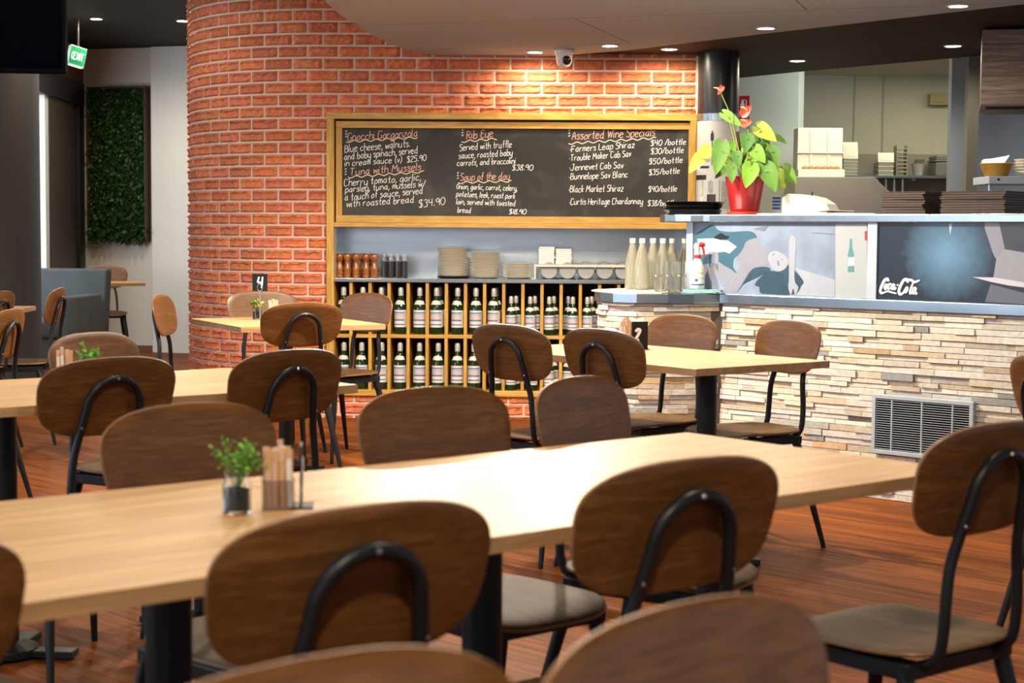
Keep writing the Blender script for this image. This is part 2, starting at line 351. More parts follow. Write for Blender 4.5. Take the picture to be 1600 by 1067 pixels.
for dx, dy in ((0, 0), (.12, .1), (-.1, .05)): mb.tube([(0, 0, 0), (dx*.6, dy*.6, .5), (dx*2, dy*2, 1.2)], .018, 6)
mb.build('stem', M_trimwood, sh, True)
aw = thing('shade_awning', 'dark blue-grey awning slung over the pavement outside', 'awning', (-5.1, 16.8, 2.15))
mb = MB(); mb.prism([(-.9, -1.8), (.55, -1.8), (.55, 1.9), (-.9, 1.9)], .0, .04); mb.box(.5, .55, -1.8, 1.9, -.22, 0); mb.build('canopy', plain('awning_cloth', (.05, .09, .12), .8), aw)
mb = MB(); mb.tube([(.3, -1.75, 0), (.3, -1.75, -2.25)], .025, 8); mb.tube([(.3, 1.85, 0), (.3, 1.85, -2.25)], .025, 8); mb.build('support', M_dark, aw, True)

# ------------------------------------------------------------ big round pillar, hung screen, exit sign, green wall
mb = MB(); mb.lathe([(.47, 0), (.47, 2.96)], 64, (-3.885, 12.0, 0)); struct(mb, 'pillar_left', plain('brown_grey_pillar', (.040, .045, .048), .55, var=.1, scale=40), smooth=True)
t = thing('television', 'black flat television hung from the ceiling in the corner by the pillar', 'television', (-1.735, 6.5, 1.80), R(6))
mb = MB(); mb.box(-1.25, 0, 0, .05, 0, .72); mb.build('body', plain('black_plastic_shell', (.002, .003, .004), .6, spec=.02), t, bevel=.006)
mb = MB(); mb.box(-1.235, -.014, -.003, .002, .02, .705); mb.build('screen', plain('black_glass_screen', (.001, .0015, .003), .5, spec=.0), t)
mb = MB(); mb.tube([(-.62, .03, .70), (-.62, .03, 1.165)], .025, 10); mb.box(-.72, -.52, -.03, .09, 1.155, 1.168); mb.build('ceiling_mount', M_dark, t)

# stroke handwriting -------------------------------------------------------
GL = {'a': '56 36 14 02 11 30 53|56 51 60', 'b': '0B 00|03 25 46 54 52 30 10 01', 'c': '55 36 15 03 02 10 30 51', 'd': '55 36 14 02 11 30 52|5B 51 60', 'e': '03 44 55 36 16 04 02 10 30 51',
 'f': '4A 3B 2A 20|06 46', 'g': '55 36 14 02 10 30 53|56 5x 4w 2w 0x', 'h': '0B 00|04 26 46 54 50', 'i': '06 01 10|09 19', 'k': '0B 00|46 03|13 40', 'l': '0B 01 10', 'm': '06 00|04 16 26 34 30|34 46 56 64 60',
 'n': '06 00|04 26 36 54 50', 'o': '36 14 02 10 30 52 54 36', 'p': '06 0w|04 26 46 54 52 30 10 02', 'r': '06 00|03 15 36 46', 's': '45 36 16 05 14 33 42 30 10 01', 't': '2A 21 30 40|06 46',
 'u': '06 02 10 30 52|56 51 60', 'v': '06 20|20 46', 'w': '06 10|10 35|35 50|50 66', 'y': '06 02 10 30 52|56 5x 4w 2w 0x', 'z': '06 56 00 50', 'A': '00 3A 60|14 54', 'B': '0A 00|0A 3A 58 46 05|36 55 62 40 00',
 'C': '69 4A 1A 07 03 10 40 61', 'E': '59 3A 19 07 26 46|26 04 02 10 40 51', 'F': '0A 00|0A 6A|05 45', 'G': '69 4A 1A 07 03 10 40 62 64|64 44', 'H': '0A 00|6A 60|05 65', 'J': '5A 52 40 10 02|2A 7A', 'L': '0A 00|00 50',
 'M': '00 1A|1A 44|44 7A|7A 80', 'O': '4A 18 05 12 30 52 65 58 4A', 'R': '0A 00|0A 3A 58 46 05|25 60', 'S': '59 4A 1A 08 16 45 53 40 10 01', 'T': '0A 7A|3A 30', 'W': '0A 20|20 48|48 60|60 8A',
 '0': '2A 07 03 20 40 63 67 4A 2A', '1': '1A 10', '2': '08 2A 4A 58 00|00 50', '3': '09 2A 4A 58 36|36 54 51 30 00', '4': '1A 05|05 65|5A 50', '5': '6A 1A|1A 06 46 54 51 30 00', '8': '4A 19 17 35 52 40 10 03 25 47 59 4A', '9': '58 3A 08 15 46 58|58 50',
 '/': '00 4B', ',': '11 0x', '.': '00 11', '(': '3B 17 13 3y', ')': '0B 27 23 0y', '*': '13 24', '$': '59 4A 1A 08 16 45 53 40 10 01|3B 3z', 'I': '0A 00', 'X': '0A 60|6A 00'}
def _d(c): return {'A': 10, 'B': 11, 'z': -1, 'y': -2, 'x': -3, 'w': -4}.get(c) if not c.isdigit() else int(c)
def glyph(ch):
    out = [[(_d(p[0]), _d(p[1])) for p in st.split()] for st in GL[ch].split('|')]
    return out, max(x for st in out for x, y in st)
def catmull(p, n=3):
    if len(p) < 3: return p
    o = []
    for i in range(len(p)-1):
        a, b, c, d = p[max(i-1, 0)], p[i], p[i+1], p[min(i+2, len(p)-1)]
        for k in range(n):
            t = k/n; o.append(tuple(.5*((2*b[j])+(-a[j]+c[j])*t+(2*a[j]-5*b[j]+4*c[j]-d[j])*t*t+(-a[j]+3*b[j]-3*c[j]+d[j])*t**3) for j in range(2)))
    o.append(p[-1]); return o
def write(mb, text, x0, z0, x1, z1, xh, r, y, m=0, slant=.16, rg=None):
    """one handwritten line from (x0,z0) to (x1,z1) on a plane at depth y"""
    cur = 0; st = []
    for ch in text:
        if ch == ' ': cur += 4.2; continue
        g, w = glyph(ch)
        j = rg.uniform(-.35, .35) if rg else 0
        for s_ in g: st.append([(cur+px+slant*pz, pz+j) for px, pz in catmull(s_)])
        cur += w+1.9
    k = math.hypot(x1-x0, z1-z0)/(cur-1.9); a = math.atan2(z1-z0, x1-x0); kz = xh/6
    for s_ in st:
        P_ = [(x0+cos(a)*k*u-sin(a)*kz*v, y, z0+sin(a)*k*u+cos(a)*kz*v) for u, v in s_]
        mb.tube(P_, r, 4, m, flat=(0, 1, 0))

t = thing('exit_sign', 'lit green EXIT sign hung at a tilt from the dark header', 'exit sign', (-3.69, 14.15, 2.645), R(36))
sg = MB(); Mx = Matrix.Rotation(R(13), 4, 'Y')
sg.box(-.072, .072, -.03, .03, -.083, .083, 0, None, Mx)
sg.build('housing', glow('lit_white_acrylic', (.85, 1, .9), .25), t, bevel=.004)
fg = MB(); fg.box(-.068, .068, -.034, -.0305, -.072, .078, 0, None, Mx); fo = fg.build('sign_face', glow('lit_green', (.0, .30, .10), .42), t)
lt = MB(); write(lt, 'EXIT', -.036, -.030, .052, -.030, .036, .0058, -.036, 0, 0); lt.tube([(-.046, -.036, .034), (-.054, -.036, .0), (-.046, -.036, -.034)], .004, 4, flat=(0, 1, 0))
lt.v = [tuple(Mx @ Vector(p)) for p in lt.v]; lt.build('lettering', glow('lit_white_letters', (.9, 1, .95), .4), fo)
cb = MB(); cb.tube([(.018, 0, .078), (.018, 0, .316)], .010, 8); cb.build('hanger', M_dark, t)

t = thing('green_wall_panel', 'tall framed panel of dark green plants on the pale end wall', 'green wall', (-3.84, 16.36, 1.08), R(-16.2))
mb = MB(); W, Hh = .30, 1.50
for b in ((-W-.02, -W, 0, Hh), (W, W+.02, 0, Hh), (-W, W, 0, .02), (-W, W, Hh-.02, Hh)): mb.box(b[0], b[1], -.09, .0, b[2], b[3])
mb.build('frame', plain('dark_panel_frame', (.045, .022, .011), .6), t); mb = MB(); mb.box(-W, W, -.02, 0, .02, Hh-.02); mb.build('backing_board', plain('dark_moss', (.008, .022, .006), .9, var=.4, scale=60), t)
mb = MB(); rg = random.Random(11)
for _ in range(5200):
    x, z = rg.uniform(-W, W), rg.uniform(.02, Hh-.01); y = -.03-rg.uniform(0, .07)
    lng = rg.uniform(.02, .06)*(1.9 if z < .12 else 1)
    d = Vector((rg.uniform(-.7, .7), rg.uniform(-1, -.1), rg.uniform(-1.2, .25))).normalized()*lng; w = d.cross(Vector((rg.uniform(-1, 1), .3, rg.uniform(-1, 1)))).normalized()*lng*rg.uniform(.12, .3)
    c = rg.choice([(.010, .035, .008), (.018, .06, .010), (.03, .095, .012), (.012, .04, .015), (.05, .13, .02)])
    p = Vector((x, y, z)); mb.add([p, p+d*.5+w, p+d, p+d*.5-w], [(0, 1, 2, 3)], 0, c)
mb.build('foliage', M_leaf, t)['kind'] = 'stuff'

# ------------------------------------------------------------ chalkboard, niche with bottle cubbies
def wall_thing(name, label, cat): return thing(name, label, cat, (0, 10.6017, 0), WY)
X0, X1 = -1.182, 1.153
t = wall_thing('chalkboard', 'long framed chalkboard menu on the brick wall above the bottle cubbies', 'chalkboard')
mb = MB(); mb.box(-1.092, 1.112, -.012, .004, 1.292, 1.853); slate_o = mb.build('board', M_slate, t)
mb = MB()
mb.box(-1.125, 1.142, -.028, .002, 1.849, 1.892); mb.box(-1.125, 1.142, -.034, .002, 1.252, 1.297)
mb.build('frame', M_pine, t, bevel=.003)
for a, b in ((-1.125, -1.086), (1.106, 1.142)):
    mb = MB(); mb.box(a, b, -.028, .002, 1.297, 1.849); mb.build('frame_side', M_pinev, t, bevel=.003)
rg = random.Random(21)
def bx(x): return -1.086+(x-535)*.0040553
def bz(x, y): return 1.849-(y-200-.0062*(x-535))*.004035
TXT = [
 (1, 'Gnocchi Gorgonzola', 543.6, 219.8, 652.6, 213, 7), (0, 'Blue cheese, walnuts.', 539, 238, 641, 229, 6.3), (0, 'and baby spinach, served', 538, 250, 653, 239.4, 6), (0, 'in cream sauce (v)', 539, 259.8, 628, 253.5, 5.4), (0, '$25.90', 636.6, 253.5, 666.4, 250.8, 5.4),
 (1, 'Tuna with Mussels', 547, 274, 658, 266, 6.5), (0, 'Cherry tomato, garlic,', 538, 291, 658, 281.6, 6.2), (0, 'parsley, tuna, mussels w/', 540, 300.8, 665, 291.7, 5.6), (0, 'a touch of sauce, served', 539, 313.5, 661, 302.6, 6), (0, 'with roasted bread', 542, 323.7, 647, 316.5, 6),
 (0, '$34.90', 655.5, 324.5, 696, 319.4, 6.6),
 (1, 'Rib Eye', 730, 217.6, 770.6, 214, 7.2), (0, 'Served with truffle', 719, 235.7, 800, 230, 5.8), (0, 'sauce, roasted baby', 717.6, 248, 801, 243, 5.6), (0, 'carrots, and broccolini', 715, 259.4, 806, 255.6, 5.4), (0, '$38.90', 801, 266, 833, 266, 5),
 (1, 'Soup of the day', 720.5, 282, 796.7, 280.8, 6.6), (0, 'Onion, garlic, carrot, celery,', 714, 295.3, 809, 298, 4.8), (0, 'potatoes, leek, roast pork', 714, 307, 805.5, 310.5, 4.8), (0, 'loin, served with toasted', 714, 319, 806, 322, 4.8), (0, 'bread', 716, 332.3, 736.5, 333, 4.8), (0, '$18.90', 796.7, 334.5, 823, 334.5, 4.4),
 (1, 'Assorted Wine Specials', 894, 218.3, 1022.6, 212.5, 7.2), (0, '*Farmers Leap Shiraz', 890.3, 238, 991.4, 230.7, 5.6), (0, '*Trouble Maker Cab Sav', 889.6, 251.8, 986, 244.5, 5.6), (0, '*Jennevet Cab Sav', 889.6, 266.3, 974, 262.7, 5.6), (0, '*Bunnelope Sav Blanc', 889.6, 280.8, 981, 277, 5.6),
 (0, '*Black Market Shiraz', 889, 300.5, 974.7, 299, 5.8), (0, '*Curtis Heritage Chardonnay', 890.3, 320, 1005, 318.6, 5.6),
 (0, '$40 /bottle', 1016.8, 228, 1071, 225.6, 5), (0, '$30/bottle', 1017, 240.9, 1067.7, 238.7, 5), (0, '$50/bottle', 1014.6, 256.9, 1066, 254, 5), (0, '$35/bottle', 1014.6, 273.6, 1061.9, 270.7, 5), (0, '$40/bottle', 1013.9, 299.7, 1058, 299, 5), (0, '$38/bottle', 1013, 321.5, 1057.5, 321.5, 5)]
mbl = MB()
for k_, s_, a, b, c, d, xh in TXT:
    mw = MB(); write(mw, s_, bx(a), bz(a, b), bx(c), bz(c, d), xh*.00405, .0027 if k_ else .0025, -.0135, 0, .18, rg); mw.build('heading_lettering' if k_ else 'chalk_lettering', M_chalkp if k_ else M_chalkw, slate_o)
for a, b, c, d in ((541, 221.5, 653, 215), (544, 277, 663, 268.5), (722, 221.5, 777, 217), (717, 285.5, 800, 283), (889, 224.5, 1025, 216)):
    n = int((c-a)/6)*4
    my = MB(); my.tube([(bx(a+(c-a)*i/n), -.0135, bz(a+(c-a)*i/n, b+(d-b)*i/n)-.006*sin(i*2*pi*.09)) for i in range(n+1)], .0034, 4, flat=(0, 1, 0)); my.build('wavy_underline', M_chalky, slate_o)
for a, b in ((541, 206), (540, 265), (723, 204), (716, 271), (889.5, 205)):
    for i in range(3): mbl.tube([(bx(a-.8), -.0135, bz(a, b+i*4.2)), (bx(a+1.6), -.0135, bz(a, b+i*4.2-1.8))], .0045, 4, flat=(0, 1, 0))
mbl.build('chalk_dots', M_chalkb, slate_o)

t = wall_thing('bottle_cabinet', 'honey oak cabinet of bottle cubbies set into the brick wall', 'cabinet')
mb = MB(); mb.box(X0, X1, -.05, .02, 1.904, 1.946); mb.box(X0+.048, X1-.04, -.05, .02, 1.223, 1.2515); mb.box(X0, X1, -.03, .40, .147, .186); mb.box(X0+.05, X1-.04, -.025, .39, .518, .541)
mb.build('rail', M_pine, t, bevel=.003)
for a, b, c, d in ((X0, -1.134, -1.15, -1.134), (1.113, X1, 1.113, 1.13)):
    mb = MB(); mb.box(a, b, -.05, .02, .186, 1.904); mb.box(c, d, .0199, .40, .186, .873); mb.build('side_panel', M_pinev, t, bevel=.003)
mb = MB(); mb.box(-1.134, 1.113, .391, .405, .186, .873); mb.build('back_panel', M_dark, t)
mb = MB(); mb.box(X0+.01, X1-.01, .022, .03, 1.2235, 1.94); mb.box(-1.134, 1.113, .03, .41, 1.2235, 1.23); mb.build('light_block_panel', M_dark, t)  # unseen panels added to stop sky light leaking in behind the board
for k in range(18):
    x = -1.0287+k*.1218; mb = MB()
    mb.box(x-.010, x+.010, -.025, .38, .186, .518); mb.box(x-.010, x+.010, -.025, .38, .541, .873); mb.build('divider', M_pinev, t)
t = wall_thing('steel_worktop', 'narrow steel worktop with splashback over the bottle cubbies', 'worktop')
mb = MB(); mb.box(-1.133, 1.112, -.045, .40, .874, .8985); mb.build('top', M_steel, t, bevel=.003)
mb = MB(); mb.box(-1.133, 1.112, .400, .408, .8985, 1.2225); mb.box(-1.133, -1.127, .0, .40, .8985, 1.2225); mb.box(1.106, 1.112, .0, .40, .8985, 1.2225); mb.build('splashback', M_steelv, t)
def WP(x, y, z):   # a point in the niche, x along the wall, y into it
    return (x*cos(WY)-y*sin(WY), 10.6017+x*sin(WY)+y*cos(WY), z)

M_green = plain('green_bottle_glass', (.004, .030, .008), .06, var=.1, spec=.7, coat=.5)
M_cap = plain('silver_cap', (.62, .62, .60), .35, .3, .05)
M_label = plain('white_paper_label', (.72, .70, .68), .6, var=.05); M_lblue = plain('label_blue_band', (.10, .17, .40), .6); M_lpink = plain('label_pink_view', (.60, .50, .50), .6, var=.3, scale=60); M_lsky = plain('label_sky', (.40, .47, .66), .6, var=.3, scale=50)
def bottle_proto(label, H, r, group, loc, rz):
    t = thing('water_bottle', label, 'bottle', loc, rz, group)
    mb = MB(); k = H/.3
    mb.lathe([(r*.8, 0), (r, .008*k), (r, .165*k), (r*.93, .185*k), (r*.62, .215*k), (r*.40, .24*k), (r*.36, .275*k), (0, .275*k)], 20); mb.build('glass_body', M_green, t, True)
    mb = MB(); mb.lathe([(r*.42, .262*k), (r*.43, .285*k), (r*.36, .298*k), (r*.2, .302*k), (0, .302*k)], 16); mb.lathe([(r*.41, .245*k), (r*.42, .262*k)], 16); mb.build('cap', M_cap, t, True)
    mb = MB(); n = 14; span = R(200)
    bands = [(.045, .058, 0), (.058, .066, 1), (.066, .085, 0), (.085, .095, 1), (.095, .122, 2), (.122, .135, 3), (.135, .142, 1), (.142, .155, 0)]
    for z0, z1, m in bands:
        for i in range(n):
            a0 = -pi/2-span/2+span*i/n; a1 = a0+span/n; rr = r+.0006; mm = m if 2 <= i < n-3 else 0
            mb.add([(rr*cos(a0), rr*sin(a0), z0*k), (rr*cos(a1), rr*sin(a1), z0*k), (rr*cos(a1), rr*sin(a1), z1*k), (rr*cos(a0), rr*sin(a0), z1*k)], [(0, 1, 2, 3)], mm)
    mb.build('label', [M_label, M_lblue, M_lpink, M_lsky], t, True)
    mb = MB(); n = 10; span = R(130)
    for i in range(n):
        f = [(-pi/2-span/2+span*j/n) for j in (i, i+1)]; zt = [.212*k+.006*k*(1-abs(j-n/2)/(n/2)) for j in (i, i+1)]; zb = [.186*k+.006*k*abs(sin(j*1.3)) for j in (i, i+1)]
        def rad(z): return r*(.95-(z/k-.185)*10.6)+.0012 if z/k > .185 else r*.95
        mb.add([(rad(zb[0])*cos(f[0]), rad(zb[0])*sin(f[0]), zb[0]), (rad(zb[1])*cos(f[1]), rad(zb[1])*sin(f[1]), zb[1]), (rad(zt[1])*cos(f[1]), rad(zt[1])*sin(f[1]), zt[1]), (rad(zt[0])*cos(f[0]), rad(zt[0])*sin(f[0]), zt[0])], [(0, 1, 2, 3)])
    mb.build('neck_label', M_label, t, True); return t
bigp = smallp = None
def cubby(x): return int((x+1.1505)/.1218)
def put_bottle(px, row, big, y, where):
    global bigp, smallp
    x = (px-800)/244.6; z = .5412 if row else .1862
    k = cubby(x); lab = '%s green bottle, %s row, %s cubby from the pepper mills, %s' % ('tall' if big else 'small', 'upper' if row else 'lower', ORD[k], where); grp = 'tall bottles in the cubbies' if big else 'small bottles in the cubbies'
    # keep clear of the dividers
    r = .041 if big else .034
    lo, hi = -1.1505+k*.1218+.012+r, -1.1505+(k+1)*.1218-.012-r
    if k == 0: lo = -1.134+r+.004
    x = min(max(x, lo), hi); rz = rnd.uniform(-.35, .35)+WY
    p = WP(x, y, z); src = bigp if big else smallp
    if src is None:
        o = bottle_proto(lab, .300 if big else .246, r, grp, p, rz)
        if big: bigp = o
        else: smallp = o
    else: dup(src, p, rz, lab, grp)
for i, px in enumerate((535, 566, 594, 626, 657, 681, 714.7, 742.8, 771)): put_bottle(px, 1, True, .05, 'in front')
for px in (605, 694, 722, 780): put_bottle(px, 1, True, .155, 'behind')
for a, b in ((796, 809), (825, 837), (856, 868), (896, 886), (915.6, 929)): put_bottle(a, 1, False, .04, 'in front'); put_bottle(b, 1, False, .125, 'behind')
for px in (537, 563.4, 595, 624, 656, 684, 715, 739, 775): put_bottle(px, 0, True, .05, 'standing')
for a, b in ((796, 809), (832, 822), (856, 868), (885, 896), (914, 926)): put_bottle(a, 0, False, .04, 'in front'); put_bottle(b, 0, False, .125, 'behind')

# pepper mills, clear grinders, plates, napkins, cutlery rack on the steel worktop
M_mill = wood('turned_beech', (.22, .07, .016), (.36, .13, .03), (.46, .19, .05), 'Z', 2, .25, .5)
ZT = .8987
mill = None; pos = [(529.7, .07), (542.3, .05), (556, .045), (571, .065), (584.5, .04), (534, .16), (549, .16), (563.5, .15), (577.5, .155)]
nm = ['first pepper mill from the oak upright, front row', 'second pepper mill from the oak upright, front row', 'middle pepper mill of the front row', 'fourth pepper mill from the oak upright, front row', 'front pepper mill beside the clear grinders',
      'back row pepper mill nearest the oak upright', 'second back row pepper mill from the oak upright', 'third back row pepper mill from the oak upright', 'back row pepper mill nearest the clear grinders']
for (px, y), s_ in zip(pos, nm):
    lab = 'turned brown wooden mill, ' + s_; p = WP((px-800)/243, y, ZT)
    if mill is None:
        mill = thing('pepper_mill', lab, 'pepper mill', p, 0, 'pepper mills on the worktop')
        mb = MB(); mb.lathe([(.024, 0), (.025, .004), (.025, .018), (.0225, .020), (.025, .023), (.025, .036), (.0215, .040), (.0245, .05), (.0245, .062), (.017, .085), (.0155, .098), (.0165, .105), (.021, .108)], 20); mb.build('body', M_mill, mill, True)
        mb = MB(); mb.lathe([(.017, .108), (.0185, .112), (.0245, .122), (.026, .136), (.023, .147), (.012, .1535), (0, .155)], 20); mb.build('head', M_mill, mill, True)
    else: dup(mill, p, rnd.uniform(0, 6), lab)
M_clear = plain('clear_acrylic', (.92, .94, .94), .03, var=0, trans=1, ior=1.25)
gr = None
for i, (px, y) in enumerate(((600, .05), (611, .05), (621.5, .05), (632, .05), (606, .12), (617, .12), (627, .12))):
    lab = 'clear acrylic grinder with steel top, %s in the %s row after the pepper mills' % (ORD[i % 4], 'front' if i < 4 else 'back'); p = WP((px-800)/243, y, ZT)
    if gr is None:
        gr = thing('salt_grinder', lab, 'grinder', p, 0, 'clear grinders on the worktop')
        mb = MB(); mb.lathe([(.0195, 0), (.0195, .138), (.017, .138), (.017, .004), (0, .004)], 18); mb.build('acrylic_tube', M_clear, gr, True)
        mb = MB(); mb.lathe([(.0166, .005), (.0166, .105), (0, .105)], 14); mb.build('contents', plain('peppercorns', (.07, .06, .055), .8, var=.8, scale=260), gr, True)
        mb = MB(); mb.lathe([(.0168, .112), (.0168, .134), (.004, .136), (.004, .147), (.006, .149), (.006, .154), (0, .156)], 14); mb.build('grinder_top', M_cap, gr, True)
    else: dup(gr, p, 0, lab)
M_plate = plain('cream_china', (.86, .81, .70), .25, var=.03, coat=.2)
plate = None
for n_, px, cnt, rad, pitch, nmx in ((0, 706, 18, .103, .0104, 'tallest plate stack'), (1, 756, 16, .100, .0104, 'middle plate stack'), (2, 807, 9, .098, .0108, 'lowest plate stack')):
    x = (px-800)/240.5; z = ZT
    if n_ == 0:
        t = thing('serving_plate', 'dark plate lying under the tallest stack of cream plates', 'plate', WP(x, .17, z)); mb = MB(); mb.lathe([(.07, 0), (.104, .008), (.105, .011), (.07, .005), (0, .005)], 32); mb.build('plate_body', M_dark, t, True); z += .0062
    for i in range(cnt):
        lab = 'cream china plate, %s from the bottom of the %s' % (ORD[i], nmx); p = WP(x+rnd.uniform(-.0015, .0015), .17+rnd.uniform(-.0015, .0015), z+i*pitch)
        if plate is None:
            plate = thing('dinner_plate', lab, 'plate', p, 0, 'cream plates on the worktop'); mb = MB(); mb.lathe([(.055, 0), (.060, .0005), (.074, .003), (.099, .0118), (.1015, .0128), (.0995, .0142), (.074, .0062), (.06, .0042), (0, .004)], 40); mb.build('plate_body', M_plate, plate, True)
        else:
            o = dup(plate, p, 0, lab, ['cream plates in the tallest stack', 'cream plates in the middle stack', 'cream plates in the lowest stack'][n_]); sc = rad/.1015; o.scale = (sc, sc, 1)
plate['group'] = 'cream plates in the tallest stack'
x0, x1 = (833-800)/241, (1003-800)/241
t = thing('cutlery_rack', 'white wire rack holding a row of grey round canisters', 'rack', WP((x0+x1)/2, .17, ZT), WY)
h = (x1-x0)/2; mb = MB(); mb.box(-h, h, -.105, -.085, .078, .094); mb.box(-h, -h+.012, -.105, .12, 0, .078); mb.box(h-.012, h, -.105, .12, 0, .078); mb.box(-h, h, .10, .12, .078, .094); mb.box(-h, h, -.085, .10, .084, .09); mb.build('frame', M_cream, t, bevel=.002)
for k in range(5):
    mb = MB(); Mx = Matrix.Translation((-h+.075+k*.119+.02, -.075, .0545)) @ Matrix.Rotation(R(-90), 4, 'X') @ Matrix.Scale(1, 4); mb.lathe([(0, -.0), (.050, 0), (.0525, .003), (.0525, .17), (0, .17)], 28, M=Mx); mb.build('canister', plain('grey_canister', (.34, .33, .32), .55, var=.05), t, True)
M_nap = plain('white_napkin', (.86, .85, .82), .9, var=.04)
for k, (px, cnt, zz) in enumerate(((852, 9, 0), (878.5, 8, 0))):
    for i in range(cnt):
        t = MB(); s_ = .052+rnd.uniform(-.003, .002); M4 = Matrix.Rotation(rnd.uniform(-.04, .04), 4, 'Z')
        t.box(-s_, s_, -.055, .055, 0, .0122, 0, None, M4); o = t.build('napkin', M_nap, None, bevel=.004); o.location = WP((px-800)/241, .16, ZT+.0942+i*.0126); o.rotation_euler = (0, 0, WY)
        tag(o, 'folded white napkin, %s from the bottom of the %s pile on the cutlery rack' % (ORD[i], 'taller' if k == 0 else 'shorter'), 'napkin', 'napkins on the cutlery rack')
# ------------------------------------------------------------ bar counter
DRX, DRY = .72537, -.68835; NX, NY = .68835, .72537; OX, OY = .89163, 8.22942
def cp(s, o=0, z=None):
    p = (OX+DRX*s+NX*o, OY+DRY*s+NY*o); return p if z is None else (p[0], p[1], z)
M_art = {k: plain('print_'+k, tuple(v_*.72 for v_ in c), .35, var=v, scale=sc, coat=.2) for k, c, v, sc in (
    ('stonewall', (.235, .31, .44), .45, 9), ('sea', (.045, .125, .20), .2, 12), ('cloth', (.38, .44, .54), .1, 30), ('skin', (.25, .27, .35), .16, 9), ('hair', (.03, .075, .12), .4, 24),
    ('black', (.01, .012, .018), .2, 20), ('face', (.36, .40, .50), .08, 10), ('mark', (.16, .20, .28), .2, 20), ('strip', (.42, .47, .53), .02, 5), ('bottle', (.10, .30, .30), .3, 60), ('blabel', (.62, .70, .72), .1, 60),
    ('btxt', (.45, .47, .5), .1, 60), ('red', (.55, .03, .05), .1, 20), ('cone', (.55, .62, .72), .1, 10), ('arm', (.30, .30, .37), .12, 8), ('corner', (.03, .034, .036), .5, 14), ('book', (.33, .34, .40), .12, 40), ('page', (.66, .67, .74), .05, 10), ('floor', (.13, .13, .18), .1, 10))}
ART_A={'sea':[[(-0.0007,1.1843),(0.0595,1.2212),(0.1194,1.2425),(0.1498,1.2155),(0.2241,1.2068),(0.3407,1.2104),(0.3773,1.178),(0.3275,1.145),(0.2847,1.1027),(0.2486,1.0783),(0.2421,1.0362),(0.2647,1.0067),(0.1602,1.0587),(0.1146,1.0943),(0.0351,1.0992),(-0.0002,1.1537)],[(0.0276,1.0961),(0.1145,1.1003),(0.1155,1.0458),(0.0551,1.0447)]],'cloth':[[(0.0224,1.1723),(0.1356,1.1762),(0.1581,1.1673),(0.2101,1.1647),(0.2622,1.1353),(0.2187,1.1018),(0.189,1.1104),(0.1593,1.107),(0.1146,1.0973),(0.0314,1.0931)],[(0.5986,1.0403),(0.8168,0.9904),(0.8186,0.9105),(0.6082,0.9125),(0.6446,0.9803)]],'skin':[[(0.1778,0.9141),(0.1996,0.9389),(0.2575,1.0005),(0.2785,1.0488),(0.2561,1.0724),(0.2988,1.1268),(0.3128,1.1567),(0.3414,1.1718),(0.3845,1.1763),(0.3995,1.1457),(0.4427,1.1226),(0.4542,1.0816),(0.4512,1.0521),(0.3873,1.039),(0.3445,1.0203),(0.3161,0.9899),(0.2664,0.9168)],[(0.059,1.0417),(0.1679,1.0468),(0.2499,1.0123),(0.2285,0.9758),(0.1848,0.9385),(0.1618,0.9742),(0.1459,1.0222),(0.1157,1.0337),(0.1138,0.9365),(0.0642,0.9595)],[(0.1405,0.913),(0.1204,0.9853),(0.1133,1.0821),(0.1294,1.1066),(0.152,1.0948),(0.1525,0.9921),(0.1662,0.938),(0.1778,0.9141)]],'hair':[[(0.3445,1.0203),(0.3873,1.039),(0.4444,1.0402),(0.4589,1.0228),(0.4025,0.9979),(0.3022,0.9537),(0.2664,0.9168),(0.2879,0.9414)],[(0.4026,0.992),(0.4589,1.0228),(0.5154,1.021),(0.5566,1.054),(0.5918,1.0314),(0.6446,0.9803),(0.6349,0.9569),(0.5944,0.915),(0.4328,0.9129),(0.4005,0.9208),(0.3964,0.9444),(0.371,0.9556)]],'black':[[(0.1244,1.1761),(0.1428,1.1913),(0.1687,1.2005),(0.1949,1.1886),(0.2156,1.1858),(0.2063,1.1737),(0.1655,1.1704)]],'face':[[(0.4435,1.0814),(0.4571,1.111),(0.4923,1.1174),(0.5347,1.1004),(0.5597,1.0716),(0.5431,1.0363),(0.5013,1.0207),(0.4656,1.0406)],[(0.5644,1.1766),(0.5991,1.1768),(0.5972,1.1013),(0.5963,0.9849),(0.6178,0.9506),(0.6013,0.9123),(0.5903,0.944),(0.5771,0.9115),(0.5624,0.949),(0.5648,0.9958)]],'mark':[[(0.4968,1.0705),(0.5045,1.0736),(0.5113,1.0503),(0.5008,1.0471)],[(0.468,1.0983),(0.4798,1.1084),(0.4834,1.1049),(0.4716,1.0948)],[(0.5225,1.0827),(0.5296,1.0793),(0.5269,1.074),(0.5198,1.0779)],[(0.684,1.2074),(0.8119,1.2013),(0.812,1.1979),(0.6841,1.204)],[(0.3549,1.2223),(0.4403,1.2403),(0.4439,1.2367),(0.4195,1.2108)]],'strip':[[(0.8142,1.248),(0.9809,1.2482),(0.9891,0.9092),(0.822,0.9077)]],'bottle':[[(0.8917,1.1763),(0.8981,1.1803),(0.9047,1.1781),(0.9069,1.1397),(0.9161,1.1116),(0.9201,1.0269),(0.8854,1.0262),(0.8835,1.1055),(0.8912,1.1396)]],'blabel':[[(0.8851,1.0942),(0.9171,1.0958),(0.9181,1.0563),(0.886,1.0545)]],'btxt':[[(0.8729,0.9947),(0.8894,0.9962),(0.8896,0.9854),(0.8732,0.9839)],[(0.8947,0.9924),(0.9481,0.9971),(0.9483,0.9892),(0.8949,0.9856)]],'red':[[(0.9702,1.2134),(0.9817,1.2146),(0.9827,1.1731),(0.9712,1.1719)]]}
